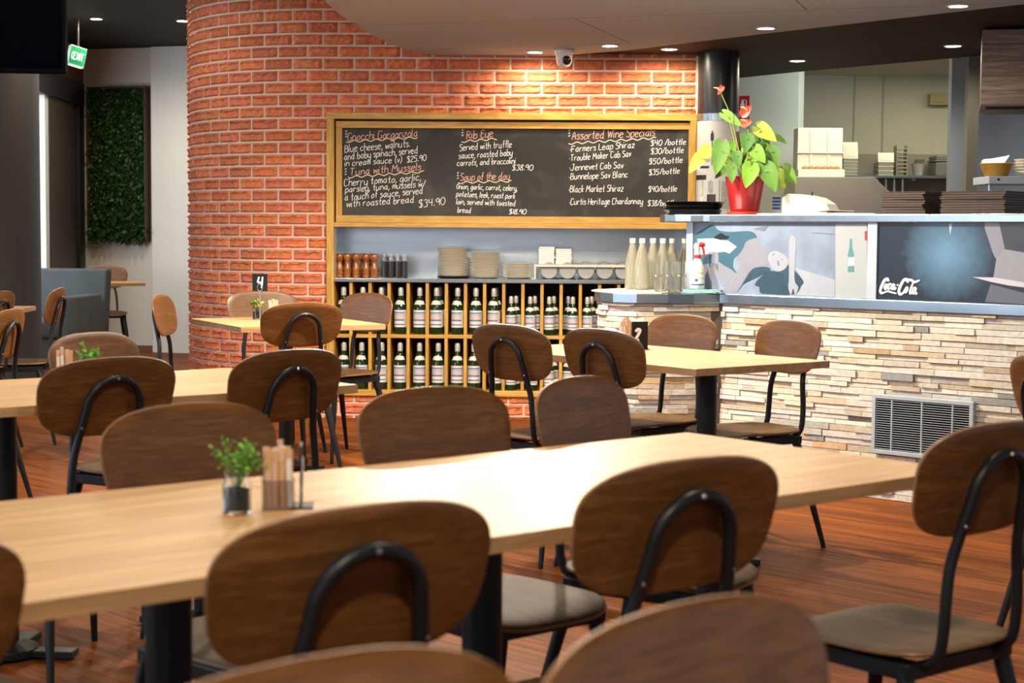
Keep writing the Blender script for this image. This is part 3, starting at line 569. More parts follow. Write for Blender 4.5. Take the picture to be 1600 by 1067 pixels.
ART_B={'cone':[[(1.3898,1.2484),(1.406,1.2484),(1.3972,1.1962)]],'arm':[[(1.5603,1.2507),(1.627,1.2508),(1.6543,1.1409),(1.618,1.0975),(1.5802,1.179)]],'corner':[[(1.627,1.2508),(1.8685,1.2512),(1.8726,1.1136),(1.6565,1.1409)]],'book':[[(1.6543,1.1409),(1.8728,1.1096),(1.8773,0.9578),(1.6069,1.0193),(1.618,1.0975)]],'page':[[(1.5082,1.019),(1.6114,1.0194),(1.8765,0.9858),(1.877,0.9698),(1.6829,0.9865),(1.5941,1.0005)]],'floor':[[(1.5944,0.9902),(1.8782,0.9298),(1.8788,0.9078),(1.5697,0.9133)]]}
LOGO=[[(1.0982,0.9899),(1.0941,0.9993),(1.0795,0.9937),(1.0654,0.9675),(1.0585,0.9456),(1.0637,0.9363),(1.076,0.9375)],[(1.076,0.9375),(1.0954,0.9446),(1.1151,0.9408),(1.1405,0.936)],[(1.0873,0.9767),(1.0802,0.9635),(1.0829,0.9541),(1.0902,0.9595),(1.0938,0.9725),(1.0873,0.9767)],[(1.1118,0.9765),(1.1044,0.978),(1.0984,0.964),(1.1011,0.9546),(1.1107,0.9601)],[(1.1288,0.9756),(1.1201,0.9754),(1.1146,0.9623),(1.1186,0.9551),(1.1253,0.9626),(1.1312,0.977)],[(1.1312,0.977),(1.1268,0.9605),(1.1318,0.9555),(1.1399,0.9631)],[(1.1411,0.973),(1.1493,0.9749)],[(1.1963,0.986),(1.1936,0.9987),(1.1768,0.9962),(1.1605,0.9701),(1.1529,0.9463),(1.16,0.9336),(1.1758,0.9405),(1.1827,0.9536)],[(1.1936,0.9987),(1.2152,0.9972),(1.2298,0.989),(1.2558,0.9982)],[(1.191,0.9666),(1.1837,0.9536),(1.1859,0.943),(1.1934,0.9496),(1.1969,0.9625),(1.191,0.9666)],[(1.225,0.9889),(1.2137,0.963),(1.208,0.9436),(1.2129,0.9382),(1.219,0.944)],[(1.2376,0.9637),(1.2281,0.9634),(1.2222,0.9483),(1.2263,0.9386),(1.2333,0.9465),(1.24,0.9646)],[(1.24,0.9646),(1.2348,0.9444),(1.2397,0.9382),(1.2453,0.9426)]]
def smooth_loop(q):
    n = len(q); return [pt for pt in catmull([q[-1]]+list(q)+[q[0], q[1]], 4)[4:-5]]
def navy_print():
    m, nt, p = new_mat('print_navy'); tc = N(nt, 'ShaderNodeTexCoord')
    mp = N(nt, 'ShaderNodeMapping'); mp.inputs['Location'].default_value = (-1.75*DRX/.16-.0, 0, 0)
    vm = N(nt, 'ShaderNodeVectorMath', operation='DISTANCE'); c = cp(1.385, 0, 1.12); vm.inputs[1].default_value = c; L(nt, tc.outputs['Object'], vm.inputs[0])
    nz = N(nt, 'ShaderNodeTexNoise', Scale=28, Detail=5); L(nt, tc.outputs['Object'], nz.inputs['Vector'])
    ad = N(nt, 'ShaderNodeMath', operation='MULTIPLY_ADD'); L(nt, nz.outputs['Fac'], ad.inputs[0]); ad.inputs[1].default_value = .07; L(nt, vm.outputs['Value'], ad.inputs[2])
    cr = N(nt, 'ShaderNodeValToRGB'); e = cr.color_ramp.elements; e[0].position = .06; e[0].color = (.10, .22, .36, 1); e[1].position = .26; e[1].color = (.008, .014, .028, 1)
    L(nt, ad.outputs[0], cr.inputs[0]); L(nt, cr.outputs[0], p.inputs['Base Color']); p.inputs['Roughness'].default_value = .3; return m
SEND = 3.1
front = [cp(SEND, -.012), cp(.1765, -.012)]
arc = [(.955, 8.075), (.88, 8.045), (.75, 8.02), (.60, 8.03), (.49, 8.09), (.43, 8.19), (.41, 8.31), (.43, 8.43), (.50, 8.56), (.62, 8.65), (.80, 8.70)]
edge = front+arc
t = thing('bar_counter', 'bar counter clad in pale stacked stone with steel tops and printed panels', 'bar counter')
mb = MB(); mb.prism(edge+[cp(.12, .50), cp(SEND, .50)], .858, .907); mb.build('worktop', M_steel, t, bevel=.004)
# stone: courses of random strips along the front path
path = [Vector((x, y, 0)) for x, y in edge]
seg = [(path[i+1]-path[i]).length for i in range(len(path)-1)]; PL = sum(seg)
def along(s):
    i = 0
    while i < len(seg)-1 and s > seg[i]: s -= seg[i]; i += 1
    d = (path[i+1]-path[i]).normalized(); nrm = Vector((-d.y, d.x, 0)); nrm = -nrm if nrm.dot(Vector((0, -1, 0))) < 0 and i < 2 else nrm
    return path[i]+d*s, d
sr = random.Random(17); mb = MB()
tints = [((.53, .48, .40), 5), ((.58, .57, .54), 6.5), ((.47, .395, .295), 3.2), ((.42, .41, .385), 3), ((.24, .25, .255), 1), ((.46, .33, .205), .7), ((.55, .515, .465), 6), ((.44, .405, .33), 3)]
def pick():
    x = sr.uniform(0, sum(w for _, w in tints))
    for c, w in tints:
        x -= w
        if x <= 0: g_ = sr.uniform(.86, 1.12); return tuple(v*g_*sr.uniform(.98, 1.02) for v in c)
    return tints[0][0]
def side(s):   # outward normal of the path: the path runs from the far right end, so outward is on its left-hand side turned to the room
    p, d = along(s); return p, Vector((d.y*-1, d.x, 0))*1.0
LC0 = seg[0]
z = .002
while z < .85:
    h = min(sr.uniform(.021, .034), .8575-z); s = -sr.uniform(0, .2)
    if .8575-z-h < .012: h = .8575-z
    while s < PL:
        Ls = sr.uniform(.07, .27); e = s+Ls
        if s < LC0 < e: e = LC0
        a, b = max(s, 0)+.0008, min(e, PL)-.0008; s = e
        if b-a < .01: continue
        d_ = sr.uniform(0, .017); n = max(1, int((b-a)/.05)) if a > LC0-.01 else 2
        vv = []
        for i in range(n+1):
            p, dd = along(a+(b-a)*i/n); o = Vector((dd.y, -dd.x, 0))
            if (p+o*.1-Vector((1.6, 9.2, 0))).length < (p-Vector((1.6, 9.2, 0))).length: o = -o
            q = p-o*(.024-d_-sr.uniform(0, .002)); k_ = p-o*.05
            vv += [(k_.x, k_.y, z+.0006), (q.x, q.y, z+.0006+sr.uniform(0, .0015)), (q.x, q.y, z+h-.0006-sr.uniform(0, .0015)), (k_.x, k_.y, z+h-.0006)]
        ff = []
        for i in range(n):
            A, B2 = i*4, i*4+4
            ff += [(A, A+1, B2+1, B2), (A+1, A+2, B2+2, B2+1), (A+2, A+3, B2+3, B2+2)]
        ff += [(0, 3, 2, 1), (n*4, n*4+1, n*4+2, n*4+3)]
        mb.add(vv, ff, 1, pick())
    z += h
core = [cp(SEND, .03)]+[cp(.19, .03)]+[(x+(1.0-x)*.045, y+(8.5-y)*.09) for x, y in arc[1:-1]]+[(.82, 8.64), cp(.12, .46), cp(SEND, .46)]
mb.prism(core, 0, .8575, 0); mb.build('stone_cladding', [M_stoneback, M_stone], t)
mb = MB(); mb.prism([cp(-.036, .004), cp(SEND, .004), cp(SEND, .36), cp(-.036, .36)], .9075, 1.2525); pan = mb.build('upper_panel', M_alu, t)
for a, b in ((-.0396, .0), (.9894, 1.039)):
    mb = MB(); mb.prism([cp(a, -.006), cp(b, -.006), cp(b, .006), cp(a, .006)], .908, 1.2525); mb.build('upright_strip', M_alu, t, bevel=.002)
def flat_poly(mb, pts, o, m):
    n = len(pts); mb.add([cp(s, o, zz) for s, zz in pts], [tuple(range(n-1, -1, -1))], m)
mb = MB(); ks = ['stonewall']+list(ART_A); flat_poly(mb, [(0, .9078), (.9894, .9078), (.9894, 1.252), (0, 1.252)], .0025, 0)
for i, k in enumerate(ks[1:]):
    o = .0020-.00012*i
    for q in ART_A[k]:
        if k in ('sea', 'skin', 'hair', 'black', 'face'): q = smooth_loop(q)
        flat_poly(mb, [(min(max(s, .0), .989), min(max(zz, .908), 1.252)) for s, zz in q], o, i+1)
tag(mb.build('beach_print', [M_art[k] for k in ks], t), 'printed blue-grey photograph of a woman lying on a beach')
mb = MB(); ks = list(ART_B); flat_poly(mb, [(1.039, .9078), (SEND, .9078), (SEND, 1.252), (1.039, 1.252)], .0025, 0)
for i, k in enumerate(ks):
    for q in ART_B[k]:
        if k == 'arm': q = smooth_loop(q)
        flat_poly(mb, [(s, min(max(zz, .908), 1.252)) for s, zz in q], .0018-.00012*i, i+1)
dk = tag(mb.build('dark_print', [navy_print()]+[M_art[k] for k in ks], t), 'dark blue printed panel with white script lettering')
mb = MB(); lw = [.0075, .004, .0055, .0055, .0055, .0055, .004, .0075, .006, .0055, .0055, .0055, .0055]
for st, w in zip(LOGO, lw):
    P_ = catmull(st, 5); n = len(P_)
    mb.tube([cp(s, -.0003, zz) for s, zz in P_], [w*(.55+.45*sin(pi*min(1, .15+.85*i/n))) for i in range(n)], 6, flat=(NX*.03, NY*.03, 0))
lg = mb.build('script_lettering', plain('white_ink', (.85, .86, .9), .5, var=.02), dk)
mb = MB(); mb.prism([cp(SEND, -.02), cp(.112, -.02), (.93, 8.150), (.87, 8.165), (.80, 8.21), (.755, 8.28), (.738, 8.37), (.75, 8.47), (.81, 8.56), (.90, 8.62), cp(.12, .42), cp(SEND, .42)], 1.2527, 1.291); mb.build('ledge', M_steel, t, bevel=.005)
mb = MB(); mb.prism([cp(SEND, .05), cp(.0, .05), cp(.0, .42), cp(SEND, .42)], 1.2915, 1.2925)

t = thing('vent_grille', 'white slatted vent grille set low in the stone counter front', 'vent', cp(1.2915, -.017, .3465), R(-43.5))
W, Hh = .2505, .1345; mb = MB()
for b in ((-W, W, -Hh, -Hh+.019), (-W, W, Hh-.019, Hh), (-W, -W+.019, -Hh+.019, Hh-.019), (W-.019, W, -Hh+.019, Hh-.019)): mb.box(b[0], b[1], -.008, .012, b[2], b[3])
mb.build('frame', M_alu, t, bevel=.002)
mb = MB(); mb.box(-W+.01, W-.01, .011, .013, -Hh+.01, Hh-.01); mb.build('black_shade_sheet', plain('vent_shadow', (.004, .004, .004), .9, spec=0), t)  # black sheet, the shade behind the slats put into its colour
mb = MB()
for k in range(22):
    zz = -Hh+.024+k*(2*Hh-.048)/21; mb.box(-W+.018, W-.018, -.004, .006, zz-.0011, zz+.0011)
for xx in (-.15, .0, .15): mb.box(xx-.003, xx+.003, -.005, .004, -Hh+.018, Hh-.018)
mb.build('slats', M_alu, t)

# things on the peninsula
o = MB(); o.prism([(.60, 8.045), (.49, 8.10), (.425, 8.2), (.395, 8.31), (.42, 8.43), (.50, 8.55), (.62, 8.64), (.80, 8.66), (.83, 8.40), (.80, 8.2), (.72, 8.05)], .9072, .9122)
tag(o.build('bar_mat', plain('cream_mesh_mat', (.70, .62, .48), .8, var=.5, scale=240)), 'cream mesh bar mat spread under the water bottles on the counter end', 'bar mat')
M_frost = plain('frosted_bottle_glass', (.66, .65, .54), .22, var=.03, scale=9, trans=.8, ior=1.2)
bt = None; ids = ['nearest the cutlery rack', 'standing forward of the row', 'third from the cutlery rack', 'behind the first stacked tumblers', 'behind the middle tumblers', 'nearest the spray bottle']
for (x, y), s_ in zip([(.608, 8.45), (.650, 8.36), (.716, 8.50), (.760, 8.43), (.817, 8.53), (.888, 8.60)], ids):
    lab = 'pale frosted glass water bottle on the bar mat, ' + s_
    if bt is None:
        bt = thing('table_water_bottle', lab, 'bottle', (x, y, .9123), 0, 'frosted water bottles on the bar mat')
        mb = MB(); mb.lathe([(.034, 0), (.0375, .004), (.038, .03), (.0375, .11), (.034, .145), (.022, .195), (.0145, .225), (.0135, .240), (.0135, .2405), (0, .2405)], 24); mb.build('glass_body', M_frost, bt, True)
        mb = MB(); mb.lathe([(.0150, .236), (.0155, .256), (.013, .259), (0, .259)], 18); mb.build('cap', plain('clear_cap', (.80, .80, .72), .35, var=.05), bt, True)
    else: dup(bt, (x, y, .9123), 0, lab)
M_tumbler = plain('tumbler_glass', (.97, .98, .98), .03, var=0, trans=1, ior=1.3)
tb = None
for k, (x, y) in enumerate(((.716, 8.12), (.772, 8.13), (.828, 8.14), (.745, 8.20), (.802, 8.21))):
    for j in range(2):
        lab = 'clear glass tumbler, %s of the %s pair counted from the bottles, %s' % ('lower' if j == 0 else 'upper', ORD[k % 3], 'front row' if k < 3 else 'second row')
        z = .9123+j*.0745
        if k == 2: z = z
        if tb is None:
            tb = thing('tumbler', lab, 'glass', (x, y, z), 0, 'stacked tumblers on the bar mat')
            mb = MB(); mb.lathe([(0, 0), (.022, 0), (.0235, .003), (.0265, .074), (.0250, .074), (.0218, .010), (0, .009)], 20); mb.build('glass_body', M_tumbler, tb, True)
        else: dup(tb, (x, y, z), 0, lab)
t = thing('cleaning_cloth', 'folded blue and green cleaning cloth on the counter end under the spray bottle', 'cloth', (.925, 8.115, .9074), R(-8))
mb = MB(); rg = random.Random(2)
for i, (m, sx) in enumerate(((0, .098), (1, .09), (0, .093))):
    n = 10; vv = []
    for j in range(2):
        for a in range(n+1):
            x = -sx+2*sx*a/n; vv += [(x, -.035+.004*sin(a*1.7+i), i*.006+.0007+j*.0055+.0007*(1+sin(a*1.3+i))), (x, .035, i*.006+.0007+j*.0055)]
    q = 2*(n+1)
    ff = [(2*a, 2*a+1, 2*a+3, 2*a+2) for a in range(n)]+[(q+2*a, q+2*a+2, q+2*a+3, q+2*a+1) for a in range(n)]+[(2*a, 2*a+2, q+2*a+2, q+2*a) for a in range(n)]+[(2*a+1, q+2*a+1, q+2*a+3, 2*a+3) for a in range(n)]+[(0, q, q+1, 1), (2*n, 2*n+1, q+2*n+1, q+2*n)]
    mb.add(vv, ff, m)
mb.build('folded_cloth', [plain('blue_cloth', (.16, .42, .60), .9, var=.25, scale=60), plain('lime_cloth', (.45, .55, .20), .9, var=.2, scale=60)], t)
t = thing('spray_bottle', 'white spray bottle with red trigger in front of the printed panel', 'spray bottle', (.902, 8.13, .9285), R(0))
mb = MB(); mb.lathe([(.034, 0), (.037, .004), (.037, .085), (.034, .105), (.024, .130), (.0155, .150), (.0145, .176), (0, .176)], 24); mb.build('body', plain('milky_plastic', (.74, .70, .62), .4, var=.03, trans=.15), t, True)
mb = MB()
for i in range(10):
    a0, a1 = R(-150)+R(120)*i/10, R(-150)+R(120)*(i+1)/10; r = .0374
    for z0, z1, m in ((.018, .025, 1), (.025, .036, 0), (.036, .05, 2 if i in (3, 4) else 0), (.05, .054, 3 if i > 4 else 0), (.054, .075, 0), (.075, .079, 3)): mb.add([(r*cos(a0), r*sin(a0), z0), (r*cos(a1), r*sin(a1), z0), (r*cos(a1), r*sin(a1), z1), (r*cos(a0), r*sin(a0), z1)], [(0, 1, 2, 3)], m)
mb.build('label', [M_label, plain('navy_line', (.03, .07, .2), .5), plain('green_box', (.03, .12, .06), .5), plain('grey_line', (.4, .38, .33), .5)], t)
mb = MB(); mb.lathe([(.0165, .148), (.0165, .166)], 20); mb.tube([(.004, 0, .214), (.022, 0, .216), (.036, 0, .214)], [.010, .012, .008], 10); mb.tube([(.022, 0, .208), (.029, 0, .19), (.031, 0, .172), (.037, 0, .158)], [.006, .0055, .005, .004], 8); mb.build('trigger', plain('red_plastic', (.62, .025, .02), .35, var=.05), t, True)
mb = MB(); mb.tube([(0, 0, .170), (0, 0, .19), (-.004, 0, .206), (-.002, 0, .222)], [.011, .012, .015, .010], 12); mb.tube([(-.012, 0, .205), (.008, 0, .217)], [.008, .010], 10); mb.build('spray_head', M_cream, t, True)

# things on the ledge (z = 1.291)
ZL = 1.2912
M_tray = plain('black_tray', (.010, .010, .011), .22, var=.1, coat=.4)
tr = None
for i in range(3):
    lab = 'round black serving tray, %s of the stack on the counter end' % ('bottom', 'middle', 'top')[i]; p = (.908+(.003, -.005, .004)[i], 8.40, ZL+i*.0195)
    if tr is None:
        tr = thing('serving_tray', lab, 'tray', p, 0, 'black trays on the ledge'); mb = MB(); mb.lathe([(0, 0), (.128, 0), (.135, .004), (.151, .0235), (.154, .025), (.151, .0262), (.133, .0085), (.126, .006), (0, .006)], 48); mb.build('tray_body', M_tray, tr, True)
    else: dup(tr, p, 0, lab)
t = thing('potted_anthurium', 'tall anthurium with red flowers in a red pot on the ledge', 'potted plant', (1.148, 8.275, ZL))
M_redpot = plain('red_glazed_pot', (.24, .010, .012), .35, var=.15, scale=25, coat=.2); M_rs = plain('orange_red_saucer', (.50, .045, .02), .4, var=.1)
mb = MB(); mb.lathe([(0, .012), (.066, .012), (.070, .016), (.0965, .184), (.099, .186), (.096, .188), (.090, .18), (.088, .165), (0, .165)], 40); mb.build('pot', M_redpot, t, True)
mb = MB(); mb.lathe([(0, .0), (.078, .0), (.086, .014), (.083, .015), (.074, .008), (0, .008)], 40); mb.build('saucer', M_rs, t, True)
mb = MB(); mb.lathe([(.086, .166), (.05, .172), (0, .174)], 24); mb.build('soil', plain('potting_soil', (.03, .018, .01), .95, bump=.6), t, True)
def leaf(mb, c, tip, ln, wd, yo, col, fold=.25, ty=-.4):
    """heart leaf: c centre (dx,dz), tip direction (dx,dz)"""
    c = Vector((c[0], yo, c[1])); d = Vector((tip[0], ty*Vector((tip[0], 0, tip[1])).length, tip[1])).normalized(); w = d.cross(Vector((0, -1, .25))).normalized(); up = w.cross(d).normalized()
    if up.y > 0: up = -up
    prof = [(-.60, .22), (-.55, .36), (-.42, .48), (-.25, .50), (-.05, .44), (.15, .33), (.32, .20), (.44, .07), (.5, .0)]
    vv, ff = [], []
    for i, (u, h) in enumerate(prof):
        uu = u if i > 0 else -.62
        mid = c+d*(max(u, -.42))*ln-up*(.10*ln*(u+.3)**2)
        for k in (-1, -.5, 0, .5, 1):
            q = c+d*(uu if k else max(u, -.42))*ln+w*h*wd*k*1.0-up*(.10*ln*(u+.3)**2)-up*(abs(k)*-fold*h*wd*.5)
            vv.append(q)
    for i in range(len(prof)-1):
        for k in range(4):
            a = i*5+k; ff.append((a, a+1, a+6, a+5))
    mb.add(vv, ff, 0, col)
mb = MB(); st = MB(); rg = random.Random(4)
S_ = .000805
LV = [((245, 415), (65, 48), 150, 60, 1, -.02), ((160, 655), (-25, 110), 220, 95, 0, -.05), ((62, 640), (-95, 95), 165, 75, 2, .02), ((15, 690), (-60, 80), 150, 70, 2, -.06), ((232, 750), (0, 80), 125, 62, 0, -.10), ((322, 565), (-10, 70), 120, 80, 3, -.08), ((265, 665), (8, 60), 100, 62, 3, -.10), ((330, 765), (-25, 85), 160, 95, 1, -.13),
      ((452, 500), (70, 55), 160, 90, 2, -.03), ((548, 530), (70, 45), 130, 36, 1, .02), ((398, 635), (45, 60), 130, 80, 1, -.09), ((445, 595), (15, 80), 130, 75, 3, .0), ((500, 640), (22, 70), 135, 72, 0, -.05), ((462, 775), (35, 90), 190, 105, 0, -.12), ((525, 780), (22, 70), 140, 80, 2, -.06), ((603, 755), (45, 70), 140, 72, 1, -.02), ((575, 785), (12, 70), 110, 52, 2, .04),
      ((215, 655), (15, 60), 130, 70, 2, .05), ((382, 725), (20, 70), 150, 85, 1, -.03), ((300, 630), (-12, 50), 95, 55, 2, .03), ((408, 565), (20, 50), 95, 60, 3, .06), ((190, 735), (-60, 60), 120, 45, 0, .06), ((345, 680), (20, 70), 130, 90, 1, .02), ((420, 690), (20, 90), 150, 90, 0, .03), ((270, 590), (-30, 60), 110, 60, 1, .07), ((480, 690), (40, 60), 140, 80, 1, .06)]
cols = [(.075, .18, .03), (.13, .28, .03), (.27, .38, .045), (.045, .135, .025)]
for c, tp, ln, wd, ci, yo in LV:
    cc = ((c[0]-330)*S_, (780-c[1])*S_+.175); k = rg.uniform(.9, 1.12)
    leaf(mb, cc, (tp[0]*S_, -tp[1]*S_), ln*S_, wd*S_*1.15, yo, tuple(v*k for v in cols[ci]), .3)
    stx = Vector((cc[0]-tp[0]*S_*.45, yo, cc[1]+tp[1]*S_*.45)); r0 = Vector((rg.uniform(-.03, .03), rg.uniform(-.03, .03), .165))
    md = r0*.5+stx*.5+Vector((0, 0, .04)); st.tube([r0, r0*.6+md*.4+Vector((0, 0, .02)), md, stx], .0022, 5)
mb.build('foliage', M_leaf, t, True)
st.tube([(0, .0, .165), (-.02, 0, .24), (-.035, -.01, .34), (-.045, -.01, .41)], [.008, .008, .011, .009], 8, 1)
FL = [((325, 362), (28, -30), 62, 40), ((328, 437), (35, -12), 48, 34), ((160, 245), (-18, 30), 46, 24)]
for c, *_ in FL:
    cc = Vector(((c[0]-330)*S_, -.05, (780-c[1])*S_+.175)); st.tube([(0, 0, .165), (cc.x*.3+.01, -.02, .30), (cc.x*.7+.012, -.04, .165+(cc.z-.165)*.75), cc], .0024, 5)
st.build('stem', [plain('leaf_stalk', (.20, .28, .06), .5), plain('brown_stalk', (.05, .018, .010), .6)], t, True)
M_sp = tinted('red_spathe', .3, 20, .1, .1, 40, .5); M_sx = plain('yellow_spadix', (.70, .50, .16), .5)
for c, tp, ln, wd in FL:
    mb = MB(); sp = MB(); cc = ((c[0]-330)*S_, (780-c[1])*S_+.175); leaf(mb, cc, (tp[0], -tp[1]), ln*S_*1.3, wd*S_*1.5, -.055, (.62, .045, .025), .4, -.2)
    q = Vector((cc[0], -.062, cc[1])); sp.tube([q, q+Vector((-.016, -.006, .012)), q+Vector((-.034, -.008, .014))], [.004, .0045, .002], 6)
    fl = mb.build('flower', M_sp, t, True); sp.build('spadix', M_sx, fl, True)
t = MB(); t.box(-.022, .022, -.001, .001, 0, .10); o = t.build('notice_card', [plain('white_card', (.75, .78, .8), .5)]); o.location = (1.325, 8.40, ZL); o.rotation_euler = (R(-4), 0, R(-10)); tag(o, 'white card with blue bands propped behind the red flower pot', 'card')
b = MB()
for i in range(4): b.box(-.020, .021, -.0018, -.0011, .03+i*.017, .042+i*.017)
b.build('blue_bands', plain('blue_print', (.04, .12, .42), .5), o)
t = thing('payment_terminal', 'white curved machine on the ledge between the red pot and the papers', 'machine', (1.47, 8.21, ZL), R(-30))
mb = MB(); pr = [(-.13, 0), (-.13, .085), (-.10, .105), (-.02, .10), (.05, .085), (.10, .055), (.12, .02), (.12, 0)]
n = len(pr); mb.add([(x, -.075, z) for x, z in pr]+[(x, .075, z) for x, z in pr], [tuple(range(n)), tuple(range(2*n-1, n-1, -1))]+[(i, n+i, n+(i+1) % n, (i+1) % n) for i in range(n)]); mb.build('body', M_cream, t, bevel=.008)
mb = MB(); mb.tube([(.0, 0, .095), (.0, 0, .112)], .004, 8); mb.lathe([(.0, .118), (.006, .112), (0, .108)], 8, (0, 0, 0)); mb.build('button', M_dark, t, True)
M_paper = plain('white_paper', (.74, .71, .66), .9, var=.04)
for i, (s, o_, w, d, rz, tl) in enumerate(((.50, .07, .15, .09, -36, 0), (.63, .10, .12, .10, -50, .6), (.80, .09, .18, .09, -43, 0))):
    mb = MB(); mb.box(-w, w, -d, d, 0, .0045)
    if tl: mb.box(-w*.4, w, -d, d, .0052, .0085, 0, None, Matrix.Rotation(R(-3), 4, 'Y'))
    q = mb.build('order_papers', M_paper); q.location = cp(s, o_+.06, ZL+.0003+(.005 if i == 1 else 0)*1.0); q.rotation_euler = (0, 0, R(rz)); tag(q, ('sheaf of white papers on the ledge nearest the curved machine', 'curled white papers in the middle of the ledge', 'flat tan papers on the ledge beside the menu stacks')[i], 'papers', 'papers on the ledge')
menu = None; M_menu = plain('brown_menu_cover', (.050, .027, .020), .45, var=.2, scale=20)
mm = [M_menu, plain('menu_leaves', (.13, .085, .06), .8)]
for k, (s, rz, w, d, nmx) in enumerate(((1.135, -43.5, .108, .148, 'menu stack beside the papers'), (1.45, -41, .150, .108, 'menu stack nearest the kitchen post'))):
    for i in range(9):
        lab = 'brown covered menu, %s from the bottom of the %s' % (ORD[i], nmx)
        mb = MB(); mb.box(-w, w, -d, d, 0, .0030); mb.box(-w, w, -d, d, .0080, .011); mb.box(-w+.003, w-.004, -d+.004, d-.004, .0030, .0080, 1)
        if k and i: o = src.copy(); COL.objects.link(o)
        elif i: o = src.copy(); COL.objects.link(o)
        else: o = src = mb.build('menu', mm)
        o.location = cp(s+rnd.uniform(-.004, .004), .19+rnd.uniform(-.004, .004), ZL+i*.0112); o.rotation_euler = (0, 0, R(rz+rnd.uniform(-1.5, 1.5))); tag(o, lab, 'menu', 'menus in the ' + nmx)

# ------------------------------------------------------------ column with wrapped poster
mb = MB(); mb.lathe([(.128, 0), (.128, 2.321)], 48, (1.275, 10.45, 0)); struct(mb, 'column_right', plain('satin_black_column', (.016, .015, .014), .28, var=.1), smooth=True)
t = thing('column_poster', 'black and white street photograph wrapped round the column under a steel band', 'poster', (1.275, 10.45, 0))
def cyl(mb, a0, a1, z0, z1, r, m, n=10):
    for i in range(n):
        p, q = R(a0+(a1-a0)*i/n), R(a0+(a1-a0)*(i+1)/n); mb.add([(r*cos(p), r*sin(p), z0), (r*cos(q), r*sin(q), z0), (r*cos(q), r*sin(q), z1), (r*cos(p), r*sin(p), z1)], [(0, 1, 2, 3)], m)
mb = MB(); cyl(mb, -190, 10, .9, 1.895, .1292, 0, 30)
for a0, a1, z0, z1, m in ((-190, 10, .9, 1.53, 1), (-170, -140, 1.58, 1.63, 2), (-190, -128, 1.53, 1.56, 3), (-113, -111, 1.62, 1.80, 3), (-116.5, -107.5, 1.77, 1.815, 3), (-114, -110, 1.815, 1.83, 3), (-150, -120, 1.60, 1.615, 3), (-105, -80, 1.59, 1.625, 3), (-160, -135, 1.30, 1.43, 2), (-155, -140, 1.44, 1.49, 2), (-125, -100, 1.10, 1.44, 3), (-122, -108, 1.45, 1.52, 4), (-85, -60, 1.35, 1.52, 4), (-150, -118, 1.64, 1.70, 4)): cyl(mb, a0, a1, z0, z1, .1294+.00015*m, m, 8)
mb.build('print', [plain('poster_white', (.45, .45, .43), .5, var=.08), plain('poster_grey', (.10, .10, .10), .5, var=.7, scale=40), plain('poster_pale', (.5, .5, .48), .5, var=.4, scale=60), plain('poster_black', (.015, .015, .015), .5), plain('poster_mid', (.27, .27, .26), .5, var=.5, scale=40)], t)
mb = MB(); mb.lathe([(.1288, 1.895), (.131, 1.895), (.131, 1.938), (.1288, 1.938)], 48); mb.build('steel_band', M_steel, t, True)

# ------------------------------------------------------------ kitchen seen over the ledge
M_kw = plain('pale_green_wall', (.54, .60, .54), .6, var=.04, scale=5); M_kt = plain('grey_green_wall', (.42, .42, .33), .5, var=.05, scale=5); M_kd = plain('grey_dado', (.26, .24, .20), .45, var=.15, scale=8)
mb = MB(); mb.prism([(1.2, 12.72), (2.09, 12.30), (2.15, 12.42), (1.2, 12.85)], 0, 2.96); struct(mb, 'wall_kitchen_side', M_kw)
mb = MB(); mb.box(1.6, 6.0, 14.0, 14.1, 0, 2.6); struct(mb, 'wall_kitchen', M_kt)
mb = MB(); mb.box(2.6, 6.0, 13.985, 14.0, .9, 1.87); struct(mb, 'trim_4', M_kd)
mb = MB()
for x in (2.84, 3.08, 3.75): mb.box(x, x+.012, 13.99, 14.0, 1.87, 2.6)
struct(mb, 'trim_5', plain('grey_cover_strip', (.30, .30, .26), .5))
mb = MB(); mb.box(1.2, 6.0, 10.0, 14.1, 2.56, 2.62)
mb = MB(); mb.prism([(1.3, 12.9), (2.2, 12.0), (3.1, 10.6), (6, 10.6), (6, 14.1), (1.3, 14.1)], 2.52, 2.56); struct(mb, 'ceiling_kitchen', plain('kitchen_ceiling', (.50, .50, .42), .7, var=.03))
mb = MB(); mb.box(2.862, 2.932, 10.56, 10.64, 0, 2.321); struct(mb, 'trim_6', plain('steel_post', (.13, .125, .105), .4, .2, .1))
mb = MB(); mb.box(2.95, 6.0, 11.3, 11.38, 0, 2.5); struct(mb, 'wall_steel', brushed('steel_wall_sheet', (.58, .64, .68), .42, 2))
t = thing('timber_bulkhead', 'brown timber clad bulkhead box hanging over the pass', 'bulkhead', (2.53, 9.08, 1.905), R(-15))
mb = MB(); M_clad = wood('dark_cladding', (.15, .095, .070), (.26, .175, .13), (.34, .24, .18), 'X', .7, .5)
zs = [0, .075, .155, .235, .325, .403]
for i in range(5): mb.box(0, 1.5, 0, .6, zs[i], zs[i+1]-.003)
mb.box(.01, 1.49, .01, .59, -.006, .40); mb.build('cladding', M_clad, t)
mb = MB(); mb.box(.03, 1.4, .1, .5, -.02, -.0065); mb.build('light_trough', M_dark, t)
t = thing('stainless_hood', 'stainless steel hooded machine with a sloping end in the kitchen', 'kitchen machine', (1.972, 11.7, 0))
mb = MB(); pr = [(0, .0), (0, 1.60), (.556, 1.60), (.70, 1.465), (.80, 1.33), (.80, 0)]; n = len(pr)
mb.add([(x, 0, z) for x, z in pr]+[(x, .45, z) for x, z in pr], [tuple(range(n)), tuple(range(2*n-1, n-1, -1))]+[(i, n+i, n+(i+1) % n, (i+1) % n) for i in range(n)]); mb.build('body', brushed('warm_steel', (.50, .46, .38), .33, 0, .02), t, bevel=.004)
